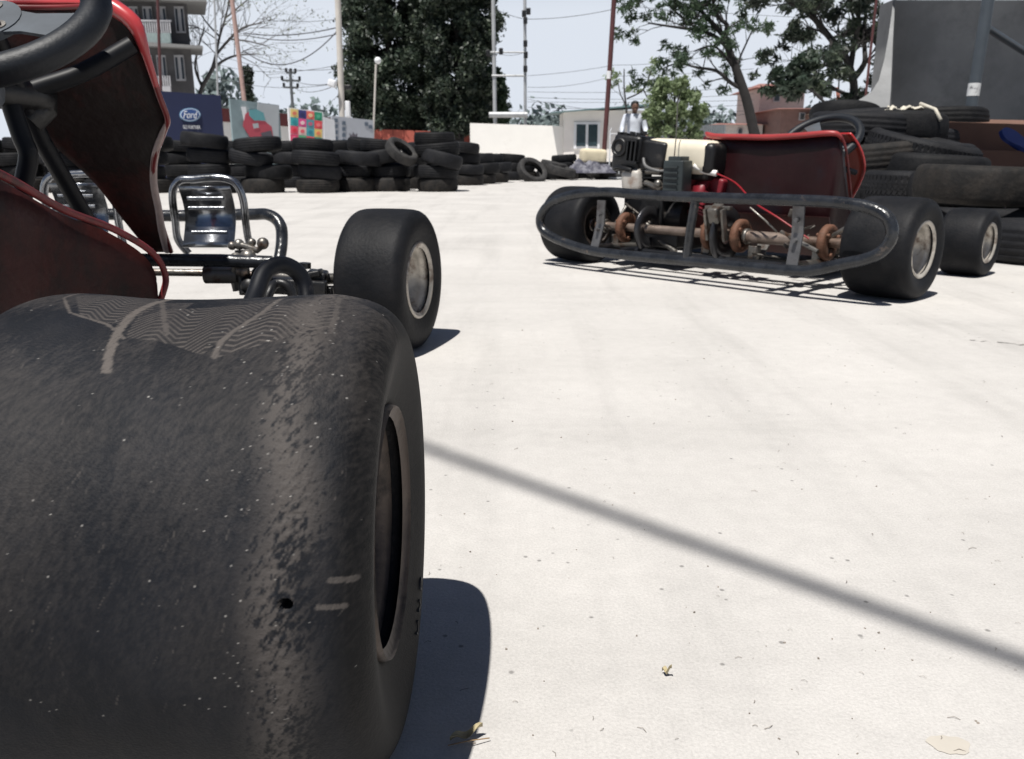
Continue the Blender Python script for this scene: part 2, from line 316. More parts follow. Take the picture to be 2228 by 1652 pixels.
# ---- the near tyre: dense mesh with its own dust map
def near_tyre(loc, R, W):
    prof = resample(kart_tyre_profile(R, W, .075, True), 430)
    xs = np.array([p[0] for p in prof]); rs = np.array([p[1] for p in prof])
    # angle a: 0 = top, positive towards the camera (local -y)
    A = np.concatenate([np.linspace(-.45, 2.3, 900), np.linspace(2.3, 2*PI-.45, 120)[1:-1]])
    X, AA = np.meshgrid(xs, A); RR = np.tile(rs, (len(A),1))
    O = Vector(loc)
    def surf(px_, py_):                         # photo point -> (x, arc) on the tread
        r = Vector(ray(px_, py_)); c = Vector((0,0,CH))-O
        a = r.y**2+r.z**2; b = 2*(c.y*r.y+c.z*r.z); q = c.y**2+c.z**2-(R-.001)**2; D = b*b-4*a*q
        t = (-b-math.sqrt(max(D,0)))/(2*a); p = c+r*t
        return (p.x, math.atan2(-p.y, p.z)*R)
    S = AA*R; dust = np.zeros_like(X)
    rng_ = np.random.RandomState(3)
    def cnoise(scale, seed):
        r = np.random.RandomState(seed); g = r.rand(64,64)
        u = (X/scale)%63; v = (S/scale)%63; i = u.astype(int); j = v.astype(int); fu = u-i; fv = v-j
        fu = fu*fu*(3-2*fu); fv = fv*fv*(3-2*fv)
        return g[i,j]*(1-fu)*(1-fv)+g[(i+1)%64,j]*fu*(1-fv)+g[i,(j+1)%64]*(1-fu)*fv+g[(i+1)%64,(j+1)%64]*fu*fv
    nz = cnoise(.004,1)*.5+cnoise(.0019,2)*.3+cnoise(.0009,5)*.2
    def snoise(sx, ss, seed):
        r = np.random.RandomState(seed); g = r.rand(256,256); q = .5
        u = ((X+S*q)/sx)%255; v = ((S-X*q)/ss)%255; i = u.astype(int); j = v.astype(int); fu = u-i; fv = v-j
        return g[i,j]*(1-fu)*(1-fv)+g[(i+1)%256,j]*fu*(1-fv)+g[i,(j+1)%256]*(1-fu)*fv+g[(i+1)%256,(j+1)%256]*fu*fv
    nf = snoise(.0011,.0032,31)*.5+snoise(.0006,.0016,32)*.3+snoise(.003,.008,33)*.2
    def stroke(pts, wpx, amt):
        nonlocal dust
        q = [surf(*p) for p in pts]; d = np.full_like(X, 9.)
        for (x0,s0),(x1,s1) in zip(q, q[1:]):
            dx, ds = x1-x0, s1-s0; l = dx*dx+ds*ds+1e-12
            t = np.clip(((X-x0)*dx+(S-s0)*ds)/l, 0, 1); d = np.minimum(d, np.hypot(X-x0-t*dx, S-s0-t*ds))
        wd = wpx*.47/1800/2
        m = np.clip((wd*(.55+.9*nf)-d)/(wd*.45), 0, 1)*np.clip(.45+nf*1.1, 0, 1); dust = np.maximum(dust, m*amt)
    def inpoly(pts):
        q = [surf(*p) for p in pts]; ins = np.zeros(X.shape, bool); k = len(q)
        for i in range(k):
            (x0,s0),(x1,s1) = q[i], q[(i+1)%k]
            if abs(s1-s0) < 1e-9: continue
            ins ^= ((s0 > S) != (s1 > S)) & (X < (x1-x0)*(S-s0)/(s1-s0)+x0)
        return ins
    stroke([(385,644),(330,655),(285,680),(255,715),(238,755),(229,800)], 24, .75)
    stroke([(180,632),(140,655),(152,682),(232,700),(268,730)], 9, .6)
    stroke([(352,650),(356,690),(362,722)], 15, .5)
    stroke([(612,652),(575,680),(520,712),(480,742),(466,775)], 17, .65)
    stroke([(738,650),(730,690),(718,722)], 17, .5)
    def chev(poly, pitch, amp, per, x0, amt, slope=0):
        nonlocal dust
        ins = inpoly(poly); tri = np.abs(((X-x0)/per)%1-.5)*2
        tri = np.clip(tri*1.6-.3, 0, 1)
        ph = (S-amp*tri+slope*X)/pitch; line = np.clip((np.abs(ph%1-.5)-.27)*9, 0, 1)
        dust = np.maximum(dust, ins*line*amt*np.clip(.35+nz*1.1, 0, 1)+ins*.10)
    chev([(165,650),(250,632),(350,640),(330,668),(265,700),(175,690)], .0042, .013, .034, .0, .48)
    chev([(300,682),(360,668),(590,658),(545,690),(440,770),(340,735),(270,728)], .0042, .014, .036, .012, .42, .12)
    chev([(600,668),(735,660),(722,715),(600,745),(470,778),(500,735)], .0046, .012, .038, .0, .5, -.25)
    # scuffed shoulder band and faint dusty crown, short scuffs, scratches
    band = np.exp(-((X-.078+.003*np.sin(S*30)+.003*np.sin(S*71))/.0145)**2)
    dust = np.maximum(dust, band*np.clip((cnoise(.03,9)*.45+nf*1.5-.72)*1.7, 0, .50))
    dust = np.maximum(dust, .5*np.clip(cnoise(.045,11)*.7+nf*.9-.68, 0, 1)*np.clip(1-(S/R-.2)/2.2, .3, 1))
    stroke([(690,1326),(745,1332)], 13, .55); stroke([(715,1268),(765,1272)], 15, .5)
    for _ in range(110):
        x0 = rng_.uniform(-80,760); y0 = rng_.uniform(720,1560); l = rng_.uniform(6,30)
        stroke([(x0,y0),(x0+l*rng_.uniform(.1,.8),y0-l)], rng_.uniform(1.5,3.5), rng_.uniform(.10,.34))
    # white grit
    grit = np.zeros_like(X)
    for _ in range(230):
        x0 = rng_.uniform(-.12,.115) if rng_.rand() < .5 else rng_.normal(.07,.02); s0 = rng_.uniform(-.02,.26); rad = rng_.uniform(.0002,.0005)
        i0 = np.searchsorted(A, s0/R-.01); i1 = np.searchsorted(A, s0/R+.01); sl = slice(i0, i1)
        m = np.hypot(X[sl]-x0, S[sl]-s0) < rad; grit[sl][m] = rng_.uniform(.12,.6)
    # the hole, and fine surface roughness
    hx, hs = surf(621,1316); dh = np.hypot(X-hx, S-hs); hole = dh < .0030
    RR = RR-np.where(hole, .012, 0)+(nz-.5)*.00014+band*(cnoise(.0025,21)-.5)*.0006
    Y_ = -RR*np.sin(AA); Z_ = RR*np.cos(AA)
    V = np.stack([X, Y_, Z_], -1).reshape(-1,3).astype(np.float32)
    na, nx = X.shape; I = np.arange(na*nx).reshape(na,nx); I2 = np.roll(I,-1,0)
    Fq = np.stack([I[:,:-1], I[:,1:], I2[:,1:], I2[:,:-1]], -1).reshape(-1,4)
    me = bpy.data.meshes.new('tyre'); me.vertices.add(len(V)); me.vertices.foreach_set('co', V.ravel())
    me.loops.add(Fq.size); me.loops.foreach_set('vertex_index', Fq.ravel().astype(np.int32)); me.polygons.add(len(Fq))
    me.polygons.foreach_set('loop_start', np.arange(0,Fq.size,4,dtype=np.int32)); me.polygons.foreach_set('use_smooth', np.ones(len(Fq),bool)); me.update(); me.validate()
    at = me.attributes.new('dust','FLOAT','POINT'); at.data.foreach_set('value', dust.ravel().astype(np.float32))
    wall = np.clip((np.tile(np.abs(xs),(len(A),1))-.099)/.010,0,1)
    at = me.attributes.new('wall','FLOAT','POINT'); at.data.foreach_set('value', wall.ravel().astype(np.float32))
    at = me.attributes.new('grit','FLOAT','POINT'); at.data.foreach_set('value', grit.ravel().astype(np.float32))
    m = mat('worn slick rubber with track dust', (.0068,.0080,.0112), .66, var=.3, scale=14, bump=.16, bscale=700, spec=.17)
    nt = m.node_tree; N = nt.nodes; L = nt.links; b = N['Principled BSDF']; src = b.inputs['Base Color'].links[0].from_socket
    a1 = N.new('ShaderNodeAttribute'); a1.attribute_name = 'dust'; a2 = N.new('ShaderNodeAttribute'); a2.attribute_name = 'grit'
    tc = N.new('ShaderNodeTexCoord')
    n4 = N.new('ShaderNodeTexNoise'); n4.inputs['Scale'].default_value = 90; n4.inputs['Detail'].default_value = 8; n4.inputs['Roughness'].default_value = .75
    mp = N.new('ShaderNodeMapping'); mp.inputs['Scale'].default_value = (1,.35,.35); L.new(tc.outputs['Object'], mp.inputs['Vector']); L.new(mp.outputs['Vector'], n4.inputs['Vector'])
    r4 = N.new('ShaderNodeMapRange'); r4.inputs['From Min'].default_value = .46; r4.inputs['From Max'].default_value = .72; r4.inputs['To Max'].default_value = .26; L.new(n4.outputs['Fac'], r4.inputs['Value'])
    m0 = N.new('ShaderNodeMix'); m0.data_type = 'RGBA'; L.new(r4.outputs['Result'], m0.inputs['Factor']); L.new(src, m0.inputs['A']); m0.inputs['B'].default_value = (.032,.029,.0295,1)
    a3 = N.new('ShaderNodeAttribute'); a3.attribute_name = 'wall'; m5 = N.new('ShaderNodeMix'); m5.data_type = 'RGBA'; L.new(a3.outputs['Fac'], m5.inputs['Factor']); L.new(m0.outputs['Result'], m5.inputs['A']); m5.inputs['B'].default_value = (.004,.0042,.005,1)  # sidewall clean of dust and darkened, shade put into its colour
    m1 = N.new('ShaderNodeMix'); m1.data_type = 'RGBA'; L.new(a1.outputs['Fac'], m1.inputs['Factor']); L.new(m5.outputs['Result'], m1.inputs['A']); m1.inputs['B'].default_value = (.125,.110,.10,1)
    m2 = N.new('ShaderNodeMix'); m2.data_type = 'RGBA'; L.new(a2.outputs['Fac'], m2.inputs['Factor']); L.new(m1.outputs['Result'], m2.inputs['A']); m2.inputs['B'].default_value = (.5,.48,.45,1)
    L.new(m2.outputs['Result'], b.inputs['Base Color'])
    me.materials.append(m)
    o = bpy.data.objects.new('tyre', me); C.objects.link(o); o['label'] = 'huge worn slick tyre with dusty chevron tread prints'
    return o
# ------------------------------------------------------------------ kart body pieces (kart frame: x right, y forward, z up)
def bucket(parent, ctrl, cx, floor_z, mshell, mrim, name='seat', rimr=.009):
    half = ctrl; full = [(-x, y, z) for x, y, z in half[::-1] if x > 1e-6]+[c for c in half]
    full = [Vector((cx+x, y, z)) for x, y, z in full]
    rim = crom(full, 8, True); k = len(rim)
    ymin = min(p.y for p in rim); ymax = max(p.y for p in rim); cc = Vector((cx, (ymin*.5+ymax*.5), floor_z))
    rings = []; T = [0, .25, .5, .72, .84, .92, .97, 1.]
    vs = []
    for t in T:
        for p in rim:
            fl = Vector((cc.x+(p.x-cc.x)*.86, cc.y+(p.y-cc.y)*.80, floor_z))
            if t <= .72: q = cc.lerp(fl, t/.72)
            else:
                s_ = (t-.72)/.28; h = 1-math.cos(s_*PI/2); u = math.sin(s_*PI/2)
                q = Vector((fl.x+(p.x-fl.x)*u, fl.y+(p.y-fl.y)*u, floor_z+(p.z-floor_z)*(h*.35+s_*.65)))
            vs.append(q)
    fs = []
    for i in range(len(T)-1):
        for j in range(k): fs.append((i*k+j, i*k+(j+1)%k, (i+1)*k+(j+1)%k, (i+1)*k+j))
    m = MB().add(vs, fs, True); o = m.build(name, mshell, parent, solid=.005)
    lip = [p+Vector(((p.x-cc.x)*.05, (p.y-cc.y)*.03, .002)) for p in rim]
    MB().tube(lip, rimr, 8, closed=True).build('seat_rim', mrim, o)
    return o
def fairing(parent, rows, cx, mback, mfront, mrim, bow=.05, rimr=.0045, part=False):
    """rows: (y, z, halfwidth) from top to foot; the panel bows forward at the middle"""
    if len(rows[0]) == 3: rows = [(y,z,cx-hw,cx+hw) for y,z,hw in rows]
    A_ = crom([(y,z,0) for y,z,_,_ in rows], 5); B_x = crom([(l,r,0) for _,_,l,r in rows], 5); nx = 14; vs = []; R = A_
    for p, lr_ in zip(A_, B_x):
        for i in range(nx+1):
            u = -1+2*i/nx; hw = (lr_.y-lr_.x)/2; vs.append(((lr_.x+lr_.y)/2+u*hw, p.x+bow*(1-u*u)*hw/.2, p.y))
    fs = [(a*(nx+1)+i, a*(nx+1)+i+1, (a+1)*(nx+1)+i+1, (a+1)*(nx+1)+i) for a in range(len(R)-1) for i in range(nx)]
    o = MB().add(vs, fs, True).build('front_fairing', mback, parent, solid=.004)
    n = len(R); edge = [vs[i] for i in range(nx+1)]+[vs[a*(nx+1)+nx] for a in range(1,n)]+([] if part else [vs[(n-1)*(nx+1)+i] for i in range(nx-1,-1,-1)]+[vs[a*(nx+1)] for a in range(n-2,0,-1)])
    MB().tube(edge, rimr, 8, closed=not part).build('fairing_rim', mrim, o)
    return o
def steering(parent, c, R, r, tilt, spoke_a=(0,), platem=plate):
    M = Matrix.Translation(c)@Matrix.Rotation(tilt, 4, 'X')
    ring = [M@Vector((R*math.cos(a), R*math.sin(a)*(.93), 0)) for a in [2*PI*i/48 for i in range(48)]]
    o = MB().tube(ring, r, 14, closed=True).build('steering_wheel', grip, parent)
    m = MB()
    for a in (-.12, 2.25, -2.25):
        d = Vector((math.cos(a), math.sin(a), 0)); t = Vector((-d.y, d.x, 0)); L_ = R-r*.4
        m.prism([M@(d*.0-t*.030), M@(d*L_*.45-t*.020), M@(d*L_*.8-t*.026), M@(d*L_-t*.036), M@(d*L_+t*.036), M@(d*L_*.8+t*.026), M@(d*L_*.45+t*.020), M@(d*0+t*.030)], (M.to_3x3()@Vector((0,0,-.004))))
    m.cyl(M@Vector((0,0,.0015)), M@Vector((0,0,-.009)), .042, 24)
    h = m.build('hub_plate', platem, o)
    bt = MB()
    for a in (-.62, -.62+2*PI/3, -.62-2*PI/3):
        q = Vector((.028*math.cos(a), .028*math.sin(a), 0))
        bt.cyl(M@(q+Vector((0,0,-.002))), M@(q+Vector((0,0,.003))), .009, 18); bt.cyl(M@q, M@(q+Vector((0,0,.008))), .0045, 6)
    build_each(bt, 'hub_bolt', steel, o)
    return o
def pedal(parent, c, w_, h_, lean=.25, rr=.008):
    M = Matrix.Translation(c)@Matrix.Rotation(lean, 4, 'X')
    a, b = w_/2, h_
    loop = [(-a*.75,0,0),(-a,0,.03),(-a*1.0,0,b*.45),(-a*.97,0,b*.8),(-a*.72,0,b*.97),(-a*.3,0,b*.985),(0,0,b),(a*.5,0,b),(a*.85,0,b*.93),(a,0,b*.72),(a,0,b*.4),(a*1.02,0,.03),(a*1.1,0,0)]
    o = MB().tube([M@Vector(p) for p in loop], rr, 10, smooth=5).build('pedal', chrome, parent)
    pl = MB(); nz_ = 12; vs = []
    for i in range(nz_+1):
        t = i/nz_; y = -.012+.018*math.sin(t*PI*1.0)-(.02 if t < .5 else 0)*(.5-t)*2
        for s_ in (-1,1): vs.append(M@Vector((s_*a*.72, y, .02+t*b*.78)))
    pl.add(vs, [(2*i,2*i+1,2*i+3,2*i+2) for i in range(nz_)], True)
    pl.build('foot_plate', chrome, o, solid=.003)
    rib = MB()
    for t in (.22,.62,.78): rib.tube([M@Vector((-a*.5,-.012,.02+t*b*.8)), M@Vector((a*.5,-.012,.02+t*b*.8))], .0045, 8)
    build_each(rib, 'plate_rib', chrome, o)
    return o
SEATC = [(0,.10,.455),(.12,.10,.455),(.19,.115,.445),(.215,.16,.405),(.232,.25,.345),(.236,.34,.285),(.232,.41,.255),(.225,.455,.232),(.21,.478,.19),(.19,.47,.13),(.14,.48,.10),(0,.50,.09)]
# ------------------------------------------------------------------ KART 1 (near, left)
K1 = empty('go_kart', 'nearest go kart at the left with the huge worn rear tyre in front', 'go kart', (-.683,.475,0), 0, 'red go karts')
def k1p(x, y, Y): return P(x, y, Y)-Vector(K1.location)
T1 = (.499,0,.146)
nt_ = near_tyre(Vector(K1.location)+Vector(T1), .146, .236)
wheel(K1, 'rear_wheel', T1, .146, .236, 1, 0, rimbrown, rb=.075, tyre=nt_, hk=.446, lip=.004)
wheel(K1, 'rear_wheel', (-.478,0,.146), .146, .236, -1, 0, rimbrown, rb=.075)
# moulded letters on the outer sidewall of the near tyre
def sidewall_text(txt, parent, x, r, a0, size, m, step):
    mb = MB()
    for i, ch in enumerate(txt):
        cu = bpy.data.curves.new('t','FONT'); cu.body = ch; cu.size = size; cu.align_x = 'CENTER'; cu.extrude = .0008
        to = bpy.data.objects.new('t', cu); C.objects.link(to); me = to.to_mesh()
        a = a0+i*step                                              # angle about x, 0 = +y
        c = Vector((x, r*math.cos(a), r*math.sin(a))); up = Vector((0,math.cos(a),math.sin(a))); out = Vector((1,0,0)); rt = up.cross(out)
        if rt.dot(Vector((0,1,0))) == 0: pass
        mb.add([c+rt*v.co.x+up*v.co.y+out*v.co.z for v in me.vertices], [tuple(p.vertices) for p in me.polygons])
        to.to_mesh_clear(); bpy.data.objects.remove(to)
    return mb.build('sidewall_lettering', m, parent)
sidewall_text('GKA', nt_, .1163, .108, -.80, .017, mat('moulded lettering', (.03,.03,.032), .6), -.16)
wheel(K1, 'front_wheel', (.442,1.165,.138), .138, .135, 1, -.235, rimmet, rb=.068)
wheel(K1, 'front_wheel', (-.442,1.165,.138), .138, .135, -1, -.2, rimmet, rb=.068)
MB().cyl((-.44,0,.146), (.39,0,.146), .015).build('rear_axle', steel, K1)
SC1 = []
for (px_, py_, Y) in [(0,395,.79),(120,462,.90),(225,503,.98),(305,552,1.03),(336,602,1.05),(328,655,1.045)]:
    q = k1p(px_, py_, Y); SC1.append((q.x-.012, q.y, q.z))
print('SEAT', SC1)
b0 = SC1[0]
SC1 = [(0,.10,.44),(.12,.10,.44),(.195,.125,.425),(b0[0]*.97,.22,.385)]+SC1+[(.17,.57,.11),(0,.58,.10)]
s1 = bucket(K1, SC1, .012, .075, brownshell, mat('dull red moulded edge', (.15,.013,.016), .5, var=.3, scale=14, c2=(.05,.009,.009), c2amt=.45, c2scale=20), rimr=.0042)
# fairing from measured outline
rows = []
for (px_, py_, Y, lx) in [(236,10,1.26,-95),(290,50,1.255,-95),(318,120,1.26,-70),(345,205,1.28,0),(364,258,1.31,55),(357,285,1.33,82),(336,345,1.37,150),(336,400,1.42,208),(350,480,1.47,270),(372,548,1.52,325)]:
    q = k1p(px_, py_, Y); ql = k1p(lx, py_, Y); rows.append((q.y, q.z, ql.x, q.x))
fr = fairing(K1, rows, .0, brownshell, red, mat('shaded red panel edge', (.16,.012,.014), .4, coat=.3, var=.2), bow=.05, rimr=.0045, part=True)  # edge red darkened, its shade put into the colour
mat('sunlit pinkish red rim', (.46,.05,.055), .3, coat=.5, var=.1)  # rim red made paler and pinker to stand for sunlight
MB().tube([k1p(362,268,1.315),k1p(352,292,1.33),k1p(338,335,1.365),k1p(334,375,1.40),k1p(336,410,1.42),k1p(345,455,1.45),k1p(352,500,1.48),k1p(364,545,1.52)], [.002,.004,.0058,.006,.006,.006,.0065,.007], 8, smooth=4).build('sunlit_edge_strip', mat('pale edge painted sunlit', (.42,.33,.31), .6, var=.2, scale=30), fr)  # pale strip, the sunlit look of the flange edge put into its colour
q_ = [Vector((r_[3], r_[0], r_[1])) for r_ in rows[:5]]
MB().tube(q_, [.012,.0115,.006,.004,.003], 10, smooth=4).build('rolled_shoulder', MATS['sunlit pinkish red rim'], fr)  # band painted as sunlit, thinned where the sun leaves the edge
# rolled top flange of the fairing
tp = MB(); z0 = rows[0][1]; y0 = rows[0][0]; hw = (rows[0][3]-rows[0][2])/2; xc_ = (rows[0][3]+rows[0][2])/2; vs = []
for i in range(15):
    u = -1+2*i/14; yy = y0+.05*(1-u*u)*hw/.2; xx = u*hw
    zz = z0-.0+.010*(1-abs(u)**3)
    vs += [(xc_+xx*1.0, yy-.001, zz-.004), (xc_+xx*.97, yy+.03, zz+.014), (xc_+xx*.92, yy+.085, zz+.006)]
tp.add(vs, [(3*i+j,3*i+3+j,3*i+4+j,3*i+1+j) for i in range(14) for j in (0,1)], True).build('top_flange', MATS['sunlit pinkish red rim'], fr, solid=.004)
sw = steering(K1, k1p(-32,42,1.09), .131, .0185, math.radians(38))
MB().tube([k1p(-20,60,1.12), k1p(90,305,1.22), k1p(190,480,1.33), k1p(300,640,1.5)], .0125, 12).build('steering_column', blacktube, K1)
MB().tube([k1p(25,230,1.13), k1p(48,300,1.13), k1p(62,340,1.13), k1p(52,400,1.13), k1p(48,470,1.13), k1p(50,620,1.13)], .012, 12, smooth=4).build('column_support', blacktube, K1)
MB().tube([k1p(20,215,1.17), k1p(80,192,1.19), k1p(180,158,1.22), k1p(288,98,1.25)], .0125, 12, smooth=4).build('fairing_stay', blacktube, K1)
MB().tube([k1p(-10,200,1.15), k1p(95,215,1.21), k1p(60,260,1.2)], .022, 10, smooth=3).build('column_clamp', blackpl, K1)
def tubep(name, pts, r, m, parent=K1, n=12, sm=5): return MB().tube([k1p(*p) for p in pts], r, n, smooth=sm).build(name, m, parent)
pr = k1p(467,552,1.78); pedal(K1, (pr.x,pr.y,pr.z), .148, .158, .1)
pl_ = k1p(195,552,1.80); pedal(K1, (pl_.x,pl_.y,pl_.z), .148, .168, .1)
# front bumper bar
tubep('front_bumper', [(40,468,1.98),(200,466,1.98),(380,470,1.98),(540,467,1.97),(585,468,1.95),(610,490,1.93),(613,530,1.91),(606,575,1.88),(600,610,1.85)], .0135, bumpertube)
tubep('front_bumper', [(60,560,1.98),(330,562,1.95),(560,566,1.93),(600,575,1.9)], .011, blacktube)
ft = tubep('front_cross_tube', [(250,566,1.47),(330,566,1.47),(480,567,1.47),(592,571,1.47)], .0115, bumpertube, sm=0)
tubep('tie_rod', [(300,592,1.55),(460,594,1.55),(600,600,1.56),(700,612,1.6)], .007, steel, sm=0)
m = MB(); q = k1p(483,597,1.50); m.cyl(q+Vector((-.03,0,0)), q+Vector((.03,0,0)), .017, 16); m.build('kingpin_sleeve', steel, K1)
# linkage clutter: clamp, ball joints, bolts
m = MB()
for (x_, y_, Y, r_) in [(520,532,1.5,.010),(548,528,1.5,.008),(572,530,1.49,.011),(540,560,1.48,.015),(515,566,1.48,.014),(528,590,1.48,.012),(505,535,1.5,.008)]:
    q = k1p(x_,y_,Y); m.ball(q, r_, 6)
m.tube([k1p(515,530,1.5), k1p(560,545,1.49), k1p(578,528,1.49)], .006, 8)
m.tube([k1p(520,570,1.48), k1p(512,600,1.5), k1p(520,632,1.5)], .011, 8)
build_each(m, 'ball_joint', steel, K1)
m = MB(); m.tube([k1p(525,545,1.49), k1p(530,600,1.49), k1p(535,640,1.48)], .012, 8); m.ball(k1p(570,600,1.5), .02, 6); m.ball(k1p(545,622,1.48), .018, 6)
m.box(k1p(640,622,1.55), (.12,.05,.03), (0,.1,.2), .006); m.build('steering_arm', blackpl, K1)
m = MB(); m.box(k1p(690,618,1.58), (.038,.05,.052), (0,.12,.1), .007); m.box(k1p(672,598,1.56), (.05,.035,.012), (0,-.2,0), .004); m.cyl(k1p(664,584,1.56), k1p(664,572,1.56), .011); m.box(k1p(716,640,1.58),(.02,.03,.03),(0,0,0),.004)
m.build('stub_axle_bracket', blackpl, K1)
MB().tube([k1p(700,608,1.6), k1p(745,606,1.62)], .011, 12).build('stub_axle', steel, K1)
# side pod hoop rising behind the near tyre
tubep('side_bar', [(515,760,.98),(535,690,1.02),(556,640,1.06),(575,594,1.09),(610,576,1.11),(645,590,1.12),(664,625,1.12),(668,680,1.1),(660,760,1.06)], .0115, blacktube)
tubep('side_bar', [(560,720,1.16),(585,640,1.18),(600,618,1.2),(625,622,1.2),(640,660,1.2),(645,740,1.2)], .007, blackpl)
m = MB(); a = k1p(300,640,1.5)
m.box((.0,.78,.045), (.50,.80,.006)); m.build('floor_pan', pan, K1)
m = MB()
for s_ in (-1,1): m.tube([(s_*.26,-.1,.07),(s_*.26,.5,.055),(s_*.22,.9,.06),(s_*.2,1.25,.07)], .014, 10)
m.tube([(-.4,1.06,.09),(.4,1.06,.09)], .013, 10); m.tube([(-.26,.3,.055),(.26,.3,.055)], .012, 10); m.build('chassis_frame', blacktube, K1)
m = MB(); m.tube([(.27,.1,.07),(.34,.12,.06),(.40,.2,.055),(.40,.75,.055),(.34,.85,.07),(.22,.87,.07)], .011, 10, smooth=4); m.build('side_bar', blacktube, K1)
# ------------------------------------------------------------------ KART 2 (right)
a2 = math.atan2(-.7305,.6829)
K2 = empty('go_kart', 'red seated go kart seen from behind with its long grey tube bumper', 'go kart', (.648,2.686,0), a2, 'red go karts')
K2M = Matrix.Translation((.648,2.686,0))@Matrix.Rotation(a2,4,'Z'); K2I = K2M.inverted()
def k2p(x, y, fw, lat=None):              # photo point -> kart frame, on the kart's cross plane at forward distance fw
    r = K2I.to_3x3()@Vector(ray(x,y)); c = K2I@Vector((0,0,CH)); t = (fw-c.y)/r.y; return c+r*t
wheel(K2, 'rear_wheel', (.568,0,.136), .136, .185, 1, 0, rimmet, rb=.07, label='rear wheel with a bright dusty rim')
wheel(K2, 'rear_wheel', (-.578,0,.136), .136, .19, -1, 0, rimbrown, rb=.07)
wheel(K2, 'front_wheel', (.548,.64,.108), .108, .135, 1, 0, rimmet, rb=.058)
wheel(K2, 'front_wheel', (-.545,.64,.108), .108, .135, -1, 0, rimmet, rb=.058)
MB().cyl((-.5,0,.136), (.5,0,.136), .0145).cyl((.05,0,.136), (.30,0,.136), .0185).build('rear_axle', mat('brown grey axle steel', (.24,.19,.16), .45, .6, var=.3, scale=25, c2=(.13,.075,.05), c2amt=.45), K2)
hubm = MB()
for xx in (1362,1548,1612,1803):
    q = k2p(xx, 505, 0); c = Vector((q.x, 0, .136)); M = Matrix.Translation(c)
    h = MB().lathe([(-.012,.02),(-.012,.046),(-.006,.052),(.008,.052),(.012,.046),(.012,.02)], 28, M, closed=True)
    for i in range(3): a = i*2.09+.4; h.cyl(c+Vector((-.02,.036*math.cos(a),.036*math.sin(a))), c+Vector((.02,.036*math.cos(a),.036*math.sin(a))), .006, 8)
    h.build('axle_hub', rust, K2)
q = k2p(1580,500,0); bd = MB().lathe([(-.003,.03),(-.003,.088),(.003,.088),(.003,.03)], 40, Matrix.Translation((q.x,0,.136)), closed=True); bd.build('brake_disc', mat('dark disc steel', (.07,.07,.075), .3, .8), K2)
m = MB(); m.box((q.x,-.06,.205), (.035,.05,.05), (.4,0,0), .006); m.box((q.x-.035,-.055,.17), (.008,.02,.10), (.25,0,0)); m.box((q.x+.03,-.06,.17), (.008,.02,.10), (.25,0,0)); m.box((q.x,-.05,.222), (.09,.02,.012), (0,0,0), .003); m.build('brake_caliper', steel, K2)
m = MB().lathe([(-.004,.03),(-.004,.078),(.004,.078),(.004,.03)], 40, Matrix.Translation((-.26,0,.136)), closed=True)
m.build('chain_sprocket', MATS['dark disc steel'], K2)
# rear bumper loop
bp = []
for q_ in [(1176,472),(1181,500),(1208,519),(1262,539),(1330,552),(1500,568),(1640,582),(1725,589),(1762,589),(1830,575),(1893,561),(1926,540),(1941,507),(1932,476),(1902,456),(1850,444),(1760,437),(1560,431),(1400,424),(1320,418),(1250,424),(1200,441)]:
    p_ = k2p(q_[0], q_[1], -.20); bp.append((p_.x, -.20, p_.z))
MB().tube(bp, .0158, 14, closed=True, smooth=5).build('rear_bumper', bumpertube, K2)
m = MB(); m.tube([(.062,-.2,.26),(.048,-.2,.16),(.04,-.2,.06)], .0135, 12, cap=False); m.build('bumper_strut', bumpertube, K2)
flatm = mat('drilled flat steel strut', (.14,.14,.145), .5, .6, var=.3, scale=20, c2=(.05,.04,.04), c2amt=.4)
for (xa, xb) in ((1308,1293),(1738,1722)):
    a = k2p(xa,436,-.2); b = k2p(xb,578 if xa > 1500 else 538,-.2); m = MB()
    mid = (a+b)/2+Vector((0,.012,0))
    for p0, p1 in ((a,mid),(mid,b)):
        m.prism([p0+Vector((-.017,0,0)), p0+Vector((.017,0,0)), p1+Vector((.017,0,0)), p1+Vector((-.017,0,0))], (0,.005,0))
    for t in (.3,.62): c_ = a.lerp(b,t); m.cyl(c_+Vector((0,.02,0)), c_+Vector((0,-.006,0)), .006, 8)
    m.build('bumper_strut', flatm, K2)
    MB().tube([b+Vector((0,.004,0)), (b.x*.95,.2,.065)], .012, 10).build('chassis_rail', steel, K2)
m = MB()
for s_ in (-.30,.30): m.tube([(s_,-.17,.065),(s_,.3,.055),(s_*.9,.7,.06)], .0135, 10)
m.tube([(-.30,-.03,.06),(.33,-.03,.06)], .012, 10); m.tube([(-.45,.6,.08),(.45,.6,.08)], .012, 10); m.tube([(-.27,.78,.07),(.27,.78,.07)], .012, 10)
m.tube([(.3,.05,.06),(.42,.12,.06),(.44,.25,.06),(.44,.45,.06),(.3,.55,.06)], .010, 10, smooth=4)
m.build('chassis_frame', blacktube, K2)
m = MB()
for xx in (-.40,-.02,.15,.36):
    m.prism([(xx-.02,-.01,.05),(xx+.02,-.01,.05),(xx+.02,.05,.11),(xx-.02,.05,.11)], (0,.006,0)); m.box((xx,0,.085), (.03,.03,.05), (0,0,0), .004)
build_each(m, 'bearing_carrier', steel, K2)
m = MB(); m.tube([k2p(1395,470,.05),k2p(1430,520,.02),k2p(1470,548,0)], .008, 8); m.tube([k2p(1330,500,0),k2p(1350,470,.0),k2p(1368,440,.05)], .006, 8); m.tube([k2p(1700,505,.0),k2p(1780,548,-.05)], .007, 8); m.tube([k2p(1800,520,0),k2p(1850,490,0)], .006, 8); build_each(m, 'brake_rod', steel, K2)
MB().box((.02,.5,.045), (.56,.6,.006)).build('floor_pan', pan, K2)
